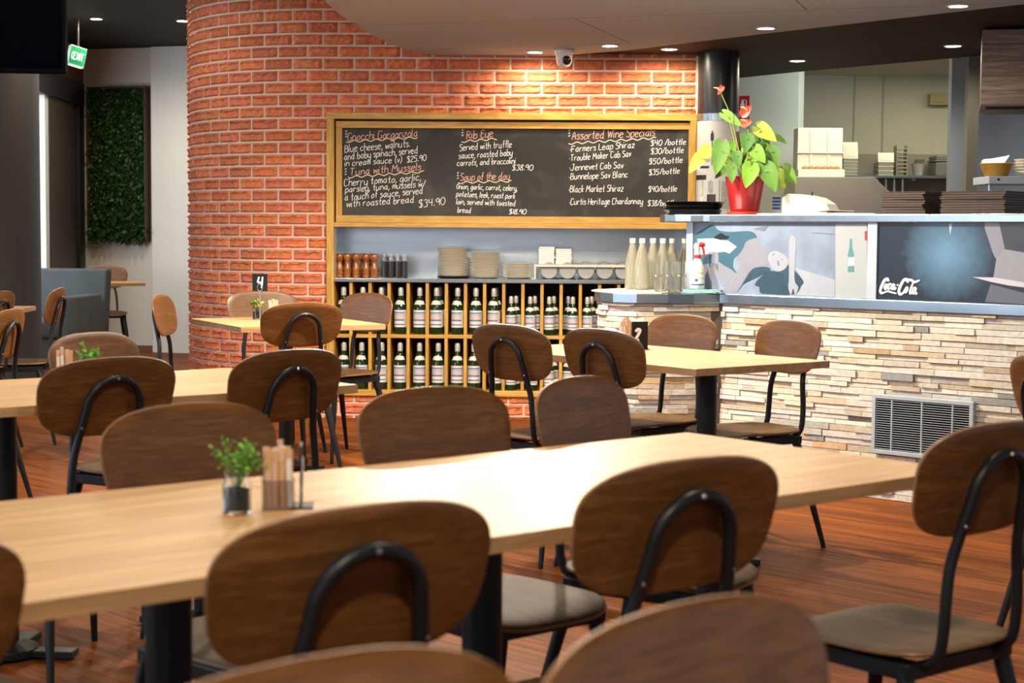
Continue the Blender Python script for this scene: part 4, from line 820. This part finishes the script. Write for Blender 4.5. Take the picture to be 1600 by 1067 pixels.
mb = MB(); mb.box(.01, .79, -.03, -.003, .95, .99); mb.build('handle', M_steel, t)
t = thing('bread_crate', 'cream upright crate with bread lying in its tray on the steel machine', 'crate', (2.03, 11.85, 1.6015))
mb = MB(); mb.box(-.015, .315, -.03, .22, 0, .055); mb.box(-.010, .310, .04, .22, .055, .35)
mb.box(-.016, .316, .025, .04, .168, .180)
for x in (.075, .20): mb.box(x, x+.022, .033, .04, .07, .165); mb.box(x, x+.022, .033, .04, .185, .33)
mb.build('shell', M_cream, t, bevel=.004)
mb = MB(); rg = random.Random(8)
for k in range(6): mb.tube([(.02+k*.045, .0, .062), (.04+k*.045, .003, .064), (.06+k*.045, .006, .062)], [.012, .017, .011], 8)
mb.build('bread', plain('golden_crust', (.42, .20, .06), .8, var=.3, scale=60), t, True)['kind'] = 'stuff'
t = thing('kitchen_shelf', 'long steel wall shelf of pans at the back of the kitchen', 'shelf', (2.35, 13.6, 1.66))
mb = MB(); mb.box(-.0, 1.45, .0, .385, 0, .02); mb.build('board', M_steel, t)
for x in (.1, .9, 1.3):
    mb = MB(); mb.box(x, x+.03, .02, .38, -.02, 0); mb.box(x, x+.03, .36, .385, -.22, -.02); mb.build('bracket', M_kd, t)
M_tin = plain('dull_tin', (.40, .40, .34), .35, .7, .15); M_tint = plain('grey_plastic_tub', (.12, .13, .12), .4, var=.15); M_tinl = plain('pale_tin_face', (.50, .52, .44), .4, .4, .1)
def pan_pile(name, label, x, w, n, h, tilt, loc_y=13.68):
    t = thing(name, label, 'pans', (x, loc_y, 1.6805))
    for i in range(n):
        mb = MB(); mb.box(-w/2-.004, w/2+.004, 0, .20, i*h, i*h+.004); mb.box(-w/2+.004, w/2-.004, .005, .195, i*h+.004, (i+1)*h-.002); mb.build('pan', M_tin, t, bevel=.002)
    if tilt:
        mb = MB(); Mx = Matrix.Translation((0, .0, n*h)) @ Matrix.Rotation(R(-14), 4, 'X'); mb.box(-w/2, w/2, 0, .02, 0, tilt, 0, None, Mx); mb.box(-w/2+.015, w/2-.015, -.003, .001, .015, tilt-.015, 1, None, Mx); tag(mb.build('upright_pan', [M_tin, M_tinl], t), 'pan standing on edge')
pan_pile('pan_stack', 'steel pans stacked on the kitchen shelf beside the bread crate', 2.76, .12, 5, .027, .14)
pan_pile('pan_stack', 'pale steel pans piled in the middle of the kitchen shelf', 3.05, .13, 3, .036, .08)
t = thing('wire_basket_tower', 'tall narrow stack of clear trays on the kitchen shelf', 'tray stack', (3.19, 13.72, 1.6805))
mb = MB()
for i in range(8): mb.box(-.045, .045, 0, .12, i*.031, i*.031+.006)
for x in (-.045, .041): mb.box(x, x+.004, 0, .12, 0, .25)
mb.build('trays', M_tinl, t)
t = thing('grey_scoop_tub', 'rounded grey tub with a black comb edge on the kitchen shelf', 'tub', (3.33, 13.75, 1.6805)); mb = MB(); mb.lathe([(.035, 0), (.058, .10), (.053, .10), (.033, .006), (0, .006)], 20); mb.build('body', plain('scoop_grey', (.28, .28, .27), .5), t, True)
mb = MB()
for i in range(6): mb.tube([(-.04+i*.014, -.03, .10), (-.03+i*.014, -.035, .135)], .004, 6)
mb.build('handles', M_dark, t, True)
t = thing('lidded_tub', 'dark grey lidded plastic tub at the end of the kitchen shelf', 'tub', (3.555, 13.65, 1.6805)); mb = MB(); mb.box(-.105, .105, 0, .26, 0, .115); mb.build('body', M_tint, t, bevel=.012)
mb = MB(); mb.box(-.115, .115, -.01, .27, .1155, .128); mb.box(-.10, .10, .0, .26, .128, .165); mb.build('lid', M_tint, t, bevel=.006)
t = thing('hanging_utensils', 'row of grey utensils hanging under the kitchen shelf', 'utensils', (3.02, 13.62, 1.44))
for i in range(4):
    mb = MB(); mb.tube([(i*.068-.05, 0, .215), (i*.068-.05, 0, .12), (i*.068-.05, 0, .05), (i*.068-.05, 0, -.04), (i*.068-.05, 0, -.1)], [.008, .01, .034, .036, .02], 10); mb.build('utensil', plain('utensil_grey_%d' % i, (.16, .18, .19), .4, .4), t, True)
t = thing('fire_sign', 'red fire extinguisher sign on the pale kitchen wall behind the plant', 'sign', (1.705, 12.465, 2.115), R(-25))
mb = MB(); mb.box(-.052, .052, -.006, .0, -.105, .105); mb.build('plate', plain('sign_red', (.50, .02, .035), .5, var=.03), t)
mb = MB(); mb.box(-.016, .014, -.0075, -.0062, -.055, .05); mb.box(-.010, .008, -.0075, -.0062, .05, .075); mb.tube([(.004, -.007, .075), (.026, -.007, .07), (.028, -.007, -.03)], .003, 4); mb.box(-.022, .02, -.0075, -.0062, -.085, -.07); mb.build('extinguisher_symbol', plain('sign_white', (.8, .8, .78), .5), t)
t = thing('smoke_box', 'small dull yellow box fixed high on the kitchen wall', 'box', (3.545, 13.9, 2.32)); mb = MB(); mb.box(-.09, .09, 0, .10, -.045, .05); mb.box(-.07, .09, -.01, 0, -.025, -.01); mb.build('body', plain('dull_yellow_box', (.30, .27, .12), .6), t, bevel=.004)
t = thing('pass_shelf', 'white edged steel pass shelf carrying the bread basket', 'shelf', (2.79, 9.8, 1.50))
mb = MB(); mb.box(0, .9, 0, .34, 0, .046); mb.build('board', M_alu, t, bevel=.003)
for x in (.04, .8):
    mb = MB(); mb.tube([(x, .12, 0), (x, .12, -1.499)], .013, 10); mb.build('leg', M_steel, t, True)
mb = MB()
for x in (.055, .30): mb.lathe([(.007, 0), (.007, .003), (0, .003)], 10, (x, -.001, .026), 0, Matrix.Rotation(R(90), 4, 'X'))
mb.build('screw', M_dark, t)
t = thing('bread_basket', 'woven honey coloured basket lined with a white napkin', 'basket', (2.868, 9.93, 1.5465))
mb = MB(); mb.lathe([(0, .002), (.062, .0), (.068, .006), (.094, .072), (.098, .076), (.093, .079), (.088, .072), (.06, .008), (0, .006)], 28); mb.build('body', plain('woven_wicker', (.48, .25, .045), .7, var=.4, scale=70, bump=.8, bscale=120), t, True)
mb = MB(); mb.add([(-.07, .03, .07), (.02, -.02, .05), (.085, .02, .13), (.04, .06, .115), (-.06, .06, .105)], [(0, 1, 2, 3, 4)]); mb.add([(-.075, .05, .06), (.0, .055, .06), (.0, .06, .105), (-.07, .055, .1)], [(0, 1, 2, 3)]); q = mb.build('liner_napkin', M_nap, t); sm = q.modifiers.new('thick', 'SOLIDIFY'); sm.thickness = .004
t = thing('bowl_stack', 'stack of pale bowls at the end of the pass shelf', 'bowls', (3.05, 9.95, 1.5465)); mb = MB()
for i in range(5): mb.lathe([(.03, i*.018), (.07, i*.018+.03), (.068, i*.018+.032), (.03, i*.018+.006), (0, i*.018+.006)], 24)
mb.build('bowls', M_plate, t, True)

# ------------------------------------------------------------ ceiling camera and downlights
t = thing('security_camera', 'white dome security camera on the grey soffit over the chalkboard', 'security camera', (.305, 10.2, 2.307))
mb = MB(); mb.lathe([(.056, 0), (.057, -.02), (.054, -.03), (.050, -.045), (.047, -.075), (.036, -.098), (.018, -.108), (0, -.110)], 32); mb.build('housing', plain('white_gloss', (.78, .78, .76), .3, var=.02), t, True)
mb = MB(); Mx = Matrix.Translation((.014, -.030, -.066)) @ Matrix.Rotation(R(115), 4, 'X') @ Matrix.Rotation(R(-18), 4, 'Y'); mb.lathe([(.030, .006), (.030, .012), (.024, .021), (.014, .026), (0, .027)], 24, M=Mx); mb.build('lens', plain('lens_black', (.01, .008, .008), .1, coat=.5), t, True)
mb = MB(); mb.lathe([(.062, .0005), (.062, -.006), (.05, -.010)], 32); mb.build('collar', M_alu, t, True)
M_lamp = glow('lit_downlight', (1, .86, .62), 22); M_ring = plain('pale_trim_ring', (.62, .58, .50), .4, var=.03)
dl = None
def downlight(x, y, z, lab, power=32, show=True, blend=.6, ang=118):
    global dl
    if dl is None:
        dl = thing('downlight', lab, 'ceiling light', (x, y, z), 0, 'recessed downlights')
        mb = MB(); mb.lathe([(.045, -.0005), (.045, -.005), (.056, -.005), (.058, -.0005)], 28); mb.build('trim_ring', M_ring, dl, True)
        mb = MB(); mb.lathe([(.0448, -.003), (0, -.003)], 24); mb.build('lamp', M_lamp, dl)
        o = dl
    else: o = dup(dl, (x, y, z), 0, lab)
    l = bpy.data.lights.new('lamp_beam', 'SPOT'); l.energy = power*1.15; l.color = (1, .85, .65); l.spot_size = R(172); l.spot_blend = .45; l.shadow_soft_size = .045
    lo = bpy.data.objects.new('lamp_beam', l); COL.objects.link(lo); lo.location = (x, y, z-.012); return o
for x, y, z, s_, pw in ((.13, 10.36, 2.308, 'lit round downlight on the soffit just before the security camera', 14), (.57, 9.98, 2.308, 'lit round downlight on the soffit just past the security camera', 16), (.95, 10.27, 2.322, 'lit round downlight on the dark board over the end of the chalkboard', 18), (1.84, 10.9, 2.322, 'lit round downlight on the dark board before the pale kitchen wall', 45),
                    (2.61, 9.99, 2.322, 'lit round downlight on the dark board before the timber bulkhead', 26), (2.15, 8.15, 2.308, 'lit round downlight on the grey soffit nearest the timber bulkhead', 24), (1.36, 9.08, 2.308, 'lit round downlight on the edge of the grey soffit above the potted plant', 28),
                    (-3.53, 14.2, 2.97, 'lit round downlight on the dark ceiling before the green wall panel', 42), (-2.82, 14.3, 2.97, 'lit round downlight on the dark ceiling beside the curved brick wall', 42)): downlight(x, y, z, s_, pw)
for i, (x, y, z, pw) in enumerate(((.75, 3.4, 2.97, 50), (-.5, 3.0, 2.97, 22), (-1.8, 3.4, 2.97, 18), (-1.5, 5.6, 2.97, 50), (-.6, 5.2, 2.97, 50), (1.0, 6.3, 2.308, 16), (.2, 7.4, 2.308, 210), (-.45, 7.7, 2.308, 225), (1.0, 7.7, 2.308, 10), (2.3, 6.4, 2.308, 8), (-1.4, 8.6, 2.97, 34), (-2.6, 12.2, 2.97, 60), (-3.0, 10.2, 2.97, 30), (.2, .3, 2.97, 200), (-1.6, .8, 2.97, 40))):  # lamps out of view above tables; several added to brighten plates, brick and walls
    downlight(x, y, z, 'unseen recessed downlight for table light and added fill', pw)
area_light('kitchen_ceiling_fill', (3.6, 12.9, 2.50), (3.6, 12.9, 0), 1.6, .3, 16, (1, .86, .60))  # unseen ceiling lamp added to light the kitchen
area_light('door_daylight', (-5.1, 13.0, 1.7), (-3.2, 16.2, 1.0), 1.6, 1.8, 55, (.85, .93, 1))
area_light('crate_fill_light', (2.5, 11.5, 2.48), (2.2, 12.4, 1.2), .5, .3, 9, (.95, 1, .92))  # unseen fill lamp added to brighten the bread crate

# ------------------------------------------------------------ chairs
def superell(t, n): return (abs(cos(t))**(2/n)*(1 if cos(t) >= 0 else -1), abs(sin(t))**(2/n)*(1 if sin(t) >= 0 else -1))
def plate_mesh(mb, shape, surf, th, seg=56, rings=(0, .3, .6, .82, .94, 1.0), m=0, me=1):
    """thin pressed-plywood plate: shape(t)->(u,v) outline, surf(u,v)->point and normal"""
    b = len(mb.v); lay = []
    for sgn in (1, -1):
        for k in rings:
            if k == 0:
                p, nr = surf(0, 0); lay.append((len(mb.v), 1)); mb.v.append(tuple(p+nr*th/2*sgn)); continue
            lay.append((len(mb.v), seg)); h = th/2*(1 if k < .97 else .55)
            for i in range(seg):
                u, v = shape(2*pi*i/seg); p, nr = surf(u*k, v*k); mb.v.append(tuple(p+nr*h*sgn))
    # mid rim ring
    rim = len(mb.v)
    for i in range(seg):
        u, v = shape(2*pi*i/seg); p, nr = surf(u*1.008, v*1.008); mb.v.append(tuple(p))
    def addf(f, mm): mb.f.append(f); mb.m.append(mm); mb.c.append(None)
    R_ = len(rings)
    for side in (0, 1):
        for k in range(R_-1):
            (a, na), (c, nc) = lay[side*R_+k], lay[side*R_+k+1]
            for i in range(seg):
                j = (i+1) % seg
                f = (a, c+i, c+j) if na == 1 else (a+i, c+i, c+j, a+j)
                addf(f if side == 0 else f[::-1], m)
    of, ob = lay[R_-1][0], lay[2*R_-1][0]
    for i in range(seg):
        j = (i+1) % seg
        addf((of+i, rim+i, rim+j, of+j), me); addf((rim+i, ob+i, ob+j, rim+j), me)
BW, BH = .215, .1035     # half width and half height of the backrest
TL = math.tan(R(12))
def back_shape(t):
    u, v = superell(t, 3.3)
    u *= (1-.10*(1-v)*.5-.02*v*v)
    if v > 0: v = v*(.86+.14*cos(u*1.25))
    return u, v
def back_surf(u, v):
    x = u*BW; z = .762+v*BH; y = -.215-(z-.762)*TL+.014*u*u
    n = Vector((-.028*u/BW, 1, TL)).normalized(); return Vector((x, y, z)), n
def seat_shape(t):
    u, v = superell(t, 3.6); return u*(1-.07*(1-v)*.5), v
def seat_surf(u, v):
    x, y = u*.186, v*.196; z = .447-.010*(1-u*u)*(1-v*v)+.004*(v < 0)*v*v-(.022*max(0, (v-.45)/.55)**2)
    n = Vector((-.02*u, .02*v+(.09*max(0, (v-.45)/.55)), 1)).normalized(); return Vector((x, y, z)), n
def make_chair(label, loc, rz):
    t = thing('dining_chair', label, 'chair', loc, rz, 'walnut and black steel dining chairs')
    mb = MB(); plate_mesh(mb, back_shape, back_surf, .012); mb.build('backrest', [M_walnut, M_plyedge], t, True, angle=50)
    mb = MB(); plate_mesh(mb, seat_shape, seat_surf, .013); mb.build('seat', [M_seat, M_plyedge], t, True, angle=50)
    mb = MB(); pts = []
    half = [(.108, .12, .418), (.108, -.08, .418), (.110, -.15, .420), (.112, -.185, .436), (.112, -.200, .47), (.110, -.205, .54), (.104, -.206, .60), (.096, -.2115, .64), (.086, -.226, .70), (.0795, -.234, .735)]
    arch = [(.0795*cos(R(a)), -.234-.075*sin(R(a))*TL, .735+.075*sin(R(a))) for a in range(15, 180, 15)]
    L3 = half+arch+[(-x, y, z) for x, y, z in half[::-1]]
    q = [Vector(p) for p in L3]; sm = []
    for i in range(len(q)-1):
        a, b, c, d = q[max(i-1, 0)], q[i], q[i+1], q[min(i+2, len(q)-1)]
        for k in range(2):
            u = k/2; sm.append(.5*((2*b)+(-a+c)*u+(2*a-5*b+4*c-d)*u*u+(-a+3*b-3*c+d)*u**3))
    sm.append(q[-1]); mb.tube(sm, .0108, 10)
    for x, y, z in ((0, -.2625, .81), (-.091, -.2335, .685), (.091, -.2335, .685)): mb.lathe([(.0045, 0), (.0035, .002), (0, .0025)], 8, (x, y+.003, z), 1, Matrix.Rotation(R(90), 4, 'X'))
    mb.build('back_tube', [M_black, M_rivet], t, True)
    mb = MB()
    for x in (-.15, .15): mb.box(x-.011, x+.011, -.165, .155, .402, .432)
    for y in (-.155, .145): mb.box(-.15, .15, y-.011, y+.011, .402, .430)
    mb.build('seat_frame', M_black, t, bevel=.003)
    for sx in (-1, 1):
        for (y0, y1) in ((.135, .205), (-.145, -.245)):
            mb = MB(); mb.tube([(sx*.145, y0, .420), (sx*.150, y0+(y1-y0)*.12, .37), (sx*.198, y1, .012), (sx*.1985, y1+(.001 if y1 > 0 else -.001), .0)], [.017, .017, .0095, .009], 10); mb.build('leg', M_black, t, True)
    return t
proto = None
def chair(px, py, phi, lab):
    """px,py: where the top middle of the backrest stands; phi: the way the sitter faces, degrees"""
    global proto
    f = Vector((cos(R(phi)), sin(R(phi)), 0)); p = Vector((px, py, 0))+f*.229; rz = R(phi-90)
    if proto is None: proto = make_chair(lab, p, rz); return proto
    return dup(proto, p, rz, lab)
chair(-.179, 2.03, 127.5, 'walnut chair seen from behind, just below the herb jar on the near table')
chair(.268, 2.47, 127, 'walnut chair seen from behind between the herb jar chair and the side-seen worn chair')
chair(-.712, 1.77, 129.5, 'walnut chair back cut off by the picture edge beside the near table')
chair(.875, 2.975, 129.5, 'side-seen walnut chair with a worn seat, beside the near table end')
chair(-.628, 3.185, 318, 'walnut chair facing us directly behind the herb jar of the near table')
chair(-.175, 3.565, 311, 'walnut chair facing us across the near table, below the bottle cubbies')
chair(.150, 3.84, 327, 'narrow walnut chair turned aside behind the near table, below the bar side table')
chair(-1.12, 2.80, 309.5, 'chair showing only a pale seat corner under the near table')
chair(-.160, 1.278, 309.5, 'nearest walnut chair, only its top curve above the bottom picture edge')
chair(.150, 1.475, 316, 'walnut chair facing us at the bottom edge, beside the worn side-seen chair')
chair(-1.046, 4.343, 135, 'walnut chair seen from behind beside the sachets of the second table')
chair(-.622, 4.676, 138, 'walnut chair seen from behind below the number 4 table')
chair(-1.363, 5.37, 331, 'walnut chair facing us behind the sachets of the second table')
chair(-1.86, 4.93, 309.5, 'chair showing only a seat corner behind the second table column')
chair(-.018, 6.03, 44, 'scratched walnut chair seen from behind in front of the bottle cubbies')
chair(.304, 5.785, 40, 'walnut chair seen from behind in front of the black number card')
chair(.71, 6.825, 217.7, 'dark chair facing us below the spray bottle, against the stone counter')
chair(1.093, 6.48, 207, 'dark chair facing us below the printed beach panel, against the stone counter')
chair(-.968, 7.72, 121, 'walnut chair seen from behind at the number 4 table')
chair(-1.396, 9.235, 300, 'walnut chair facing us behind the number 4 card, before the curved brick')
chair(-.773, 8.965, 227, 'shiny walnut chair facing us before the first bottle cubbies')
chair(-1.80, 8.50, -3, 'edge-on chair standing alone before the pale end wall')
chair(-2.085, 6.9, 176, 'largest of the three side-seen chairs in front of the pillar')
chair(-2.735, 8.895, 172, 'side-seen chair half cut by the picture edge, under the pillar')
chair(-2.56, 9.4, 181, 'side-seen chair standing in front of the grey sofa')
chair(-3.74, 15.25, 288, 'far chair with a bluish sheen behind the grey sofa')
chair(1.47, 4.6, 12, 'chair back cut off by the picture edge before the stone counter')

# ------------------------------------------------------------ tables
def make_table(label, cx, cy, yaw, lx, ly, cols):
    t = thing('dining_table', label, 'table', (cx, cy, 0), R(yaw), 'oak topped dining tables')
    mb = MB(); mb.box(-lx/2, lx/2, -ly/2, ly/2, .7195, .745); tt = mb.build('tabletop', M_oaktop, t, bevel=.0015)
    mb = MB()
    e = .0012
    for b in ((-lx/2-e, lx/2+e, -ly/2-e, -ly/2), (-lx/2-e, lx/2+e, ly/2, ly/2+e), (-lx/2-e, -lx/2, -ly/2, ly/2), (lx/2, lx/2+e, -ly/2, ly/2)): mb.box(b[0], b[1], b[2], b[3], .7197, .7443)
    mb.build('edge_banding', M_oakedge, t)
    for x in cols:
        mb = MB(); mb.lathe([(.036, .02), (.036, .712)], 28, (x, 0, 0)); mb.box(x-.12, x+.12, -.12, .12, .711, .719); mb.build('column', M_black, t, True)
        mb = MB()
        for k in range(2):
            Mx = Matrix.Translation((x, 0, 0)) @ Matrix.Rotation(R(45+90*k), 4, 'Z'); mb.box(-.20, .20, -.028, .028, .006, .026, 0, None, Mx)
            for s_ in (-1, 1): mb.lathe([(.02, 0), (.022, .006)], 12, tuple(Mx @ Vector((s_*.175, 0, 0))))
        mb.lathe([(.09, .008), (.09, .03), (.045, .05)], 24, (x, 0, 0)); mb.build('base', M_black, t, bevel=.003)
    return t
a40 = R(39.9); ax, ay = cos(a40), sin(a40)
make_table('long pale oak table nearest us, the half toward the vent grille', .6405-.6*ax, 3.5015-.6*ay, 39.9, 1.2, .742, (.3, -.3))
make_table('pale oak table nearest us, the half with the herb jar', .6405-1.803*ax-.012*ay, 3.5015-1.803*ay+.012*ax, 39.9, 1.2, .745, (.29, -.3))
make_table('pale oak table in the second row with the sugar sachets', -1.157, 4.813, 39.9, 1.2, .745, (.3, -.333))
make_table('pale oak table beside the stone counter with the black number card', .513, 6.241, 127.7, 1.2, .661, (-.317, .3))
make_table('square pale oak table by the curved brick wall with the number 4 card', -1.133, 8.32, 27, .73, .83, (0,))
make_table('pale oak table showing between the side-seen chairs by the pillar', -3.20, 9.40, 4, .84, .72, (0,))
make_table('pale oak table behind the grey sofa below the green wall panel', -3.58, 14.22, 20, .8, .55, (0,))

# ------------------------------------------------------------ herb jars, sachet holders, number cards
M_jar = plain('jar_glass', (.90, .95, .97), .04, var=0, trans=1, ior=1.3); M_pebble = plain('dark_jar_filling', (.012, .014, .018), .3, var=.5, scale=90, spec=.7)
def herb_jar(label, loc, k, seed, spread, cols, big):
    t = thing('herb_jar', label, 'jar', loc)
    mb = MB(); mb.lathe([(.0215*k, 0), (.023*k, .004*k), (.023*k, .046*k), (.0185*k, .056*k), (.0185*k, .062*k), (.020*k, .063*k), (.020*k, .068*k), (.017*k, .068*k), (.0165*k, .058*k), (.021*k, .045*k), (.021*k, .005*k), (0, .004*k)], 24); mb.build('jar_glass', M_jar, t, True)
    mb = MB(); mb.lathe([(.0200*k, .0055*k), (.0200*k, .040*k), (0, .042*k)], 18); mb.build('filling', M_pebble, t, True)
    rg = random.Random(seed); mb = MB(); st = MB()
    for i in range(11):
        a = rg.uniform(0, 6.28); r = rg.uniform(.2, 1)*spread; tip = Vector((cos(a)*r, sin(a)*r, rg.uniform(.085, .128 if big else .105)*k-r*.35)); b = Vector((cos(a)*.004, sin(a)*.004, .042*k)); md = b*.5+tip*.5+Vector((0, 0, .012))
        st.tube([b, md, tip], .0009, 4)
        for j in range(26 if big else 7):
            f = rg.uniform(.35, 1.08); p = b*(1-f)+tip*f+Vector((0, 0, .03*f*(1-f)))
            leaf_cloud(mb, 1, tuple(p), (.008, .008, .008), .0085 if big else .019, rg, cols)
    mb.build('foliage', M_leaf, t); st.build('stem', plain('herb_stem', (.10, .22, .04), .5), t); return t
herb_jar('small glass jar of frothy green herb on the near table', (-.441, 2.655, .7452), 1.0, 3, .045, [(.13, .34, .03), (.20, .44, .05), (.08, .24, .02)], True)
herb_jar('small glass jar of leafy herb on the second table beside the sachets', (-1.262, 4.935, .7452), 1.0, 9, .03, [(.14, .34, .05), (.2, .42, .08)], False)
herb_jar('small glass jar with pale green leaves on the number 4 table', (-1.300, 8.47, .7452), 1.0, 12, .045, [(.24, .34, .06), (.36, .42, .10), (.18, .28, .05)], False)
M_sach = [plain('sachet_white', (.74, .68, .66), .7, var=.05), plain('sachet_tan', (.62, .36, .18), .7, var=.15), plain('sachet_pink', (.66, .42, .30), .7, var=.1)]
M_holder = plain('clear_holder', (.93, .95, .96), .05, var=0, trans=1, ior=1.2)
def sachets(label, loc, rz, seed, h=.105):
    t = thing('sachet_holder', label, 'sachet holder', loc, rz); rg = random.Random(seed)
    mb = MB()
    for b in ((-.026, .026, -.021, -.0195), (-.026, .026, .0195, .021), (-.026, -.0245, -.0195, .0195), (.0245, .026, -.0195, .0195)): mb.box(b[0], b[1], b[2], b[3], 0, .05)
    mb.box(-.0245, .0245, -.0195, .0195, 0, .002); mb.build('holder', M_holder, t)
    for i in range(7):
        y = -.016+i*.0053
        for k in range(4):
            hh = h*rg.uniform(.78, 1.04)*(1.0 if k in (1, 2) else .93); x = -.0172+k*.0115+rg.uniform(-.0015, .0015); w = rg.uniform(.0042, .0052)
            mb = MB(); Mx = Matrix.Translation((x, y, .003)) @ Matrix.Rotation(rg.uniform(-.035, .035), 4, 'Y')
            mb.box(-w, w, -.0012, .0012, 0, hh*.8, rg.choice((0, 0, 1, 2)) if k < 2 else rg.choice((0, 1, 1, 2)), None, Mx); mb.box(-w, w, -.0011, .0011, hh*.8, hh, rg.choice((0, 1, 2)), None, Mx)
            mb.build('sachet', M_sach, t)
    return t
sachets('clear holder of white and tan sugar sachets beside the herb jar on the near table', (-.382, 2.705, .7452), R(12), 1)
sachets('holder of sugar sachets on the second table', (-1.322, 4.90, .7452), R(15), 2, .10)
sachets('holder of sugar sachets under the number 4 card', (-1.222, 8.50, .7452), R(10), 3, .10)
sachets('holder of sugar sachets behind the black number card by the counter', (.452, 6.60, .7452), R(-12), 4, .115)
M_card = plain('black_number_card', (.010, .012, .014), .4, var=.1, spec=.3); M_num = plain('white_number', (.80, .82, .84), .5, var=.02)
def number_card(label, loc, rz, ch, w, z0, h, stand, r, nx=0, xh=.02):
    t = thing('number_card', label, 'number card', loc, rz)
    mb = MB(); mb.box(-w/2, w/2, -.0015, .0015, z0, z0+h); c = mb.build('card', M_card, t)
    mb = MB(); g, gw = glyph(ch); k = xh/6
    for st in g: mb.tube([(nx+(x-gw/2+.1*y)*k*.8, -.0021, z0+h*.5+(y-5)*k) for x, y in catmull(st)], r, 5, flat=(0, 1, 0))
    mb.build('number', M_num, c)
    if stand:
        mb = MB(); mb.tube([(0, .004, .004), (0, .004, z0+.004)], .0028, 8); n = 26; mb.tube([(.013*cos(2*pi*i/n*2), -.0035, z0+.018+.017*sin(2*pi*i/n*2)) for i in range(n+1)], .0016, 6); mb.lathe([(.021, 0), (.021, .004), (.004, .006)], 20, (0, .004, 0)); mb.build('steel_stand', M_rivet, t, True)
    else:
        mb = MB(); mb.box(-w/2, w/2, -.02, .02, 0, .003); mb.build('card_foot', M_card, t)
    return t
number_card('blue-black card with a white 4 on a steel stand', (-1.277, 8.415, .7452), R(2), '4', .076, .146, .088, True, .0042, 0, .034)
number_card('black number card with a white figure on the table by the stone counter', (.500, 6.50, .7452), R(14), '2', .066, .003, .105, False, .0060, -.012, .026)
number_card('black number card turned edge-on beside the sachets on the near table', (-.346, 2.725, .7452), R(95), '3', .062, .003, .10, False, .004, 0, .03)
number_card('dark number card behind the herb jar on the second table', (-1.215, 4.985, .7452), R(30), '5', .062, .003, .055, False, .003, 0, .02)

# ------------------------------------------------------------ grey sofa
t = thing('sofa', 'grey-blue upholstered high-backed sofa by the pillar before the end wall', 'sofa', (-3.34, 12.9, 0), R(-3))
M_sofa = plain('grey_blue_velvet', (.075, .092, .10), .75, var=.25, scale=7, spec=.3); M_sofad = plain('dark_velvet_side', (.12, .145, .16), .75, var=.25, scale=7, spec=.3)
def soft(name, x0, x1, y0, y1, z0, z1, b):
    mb = MB(); mb.box(x0, x1, y0, y1, z0, z1); o = mb.build(name, M_sofa, t, bevel=b); o.modifiers['bevel'].segments = 4; o.data.polygons.foreach_set('use_smooth', [True]*6); return o
mb = MB(); mb.add([(-.95, .62, .16), (-.03, .62, .16), (-.03, .78, .16), (-.95, .78, .16), (-.97, .68, .875), (.005, .68, .875), (.005, .80, .875), (-.97, .80, .875)], [(3, 2, 1, 0), (4, 5, 6, 7), (0, 1, 5, 4), (1, 2, 6, 5), (2, 3, 7, 6), (3, 0, 4, 7)]); mb.build('backrest', M_sofa, t, bevel=.02)
soft('arm', -.165, -.03, .0, .62, .14, .675, .02)
soft('seat_cushion', -.95, -.167, .02, .62, .34, .485, .03)
soft('sofa_base', -.95, -.167, .04, .66, .14, .339, .01)
for x, y in ((-.9, .08), (-.06, .06), (-.9, .72), (-.06, .72)):
    mb = MB(); mb.tube([(x, y, 0), (x, y, .145)], .022, 8); mb.build('leg', M_dark, t, True)
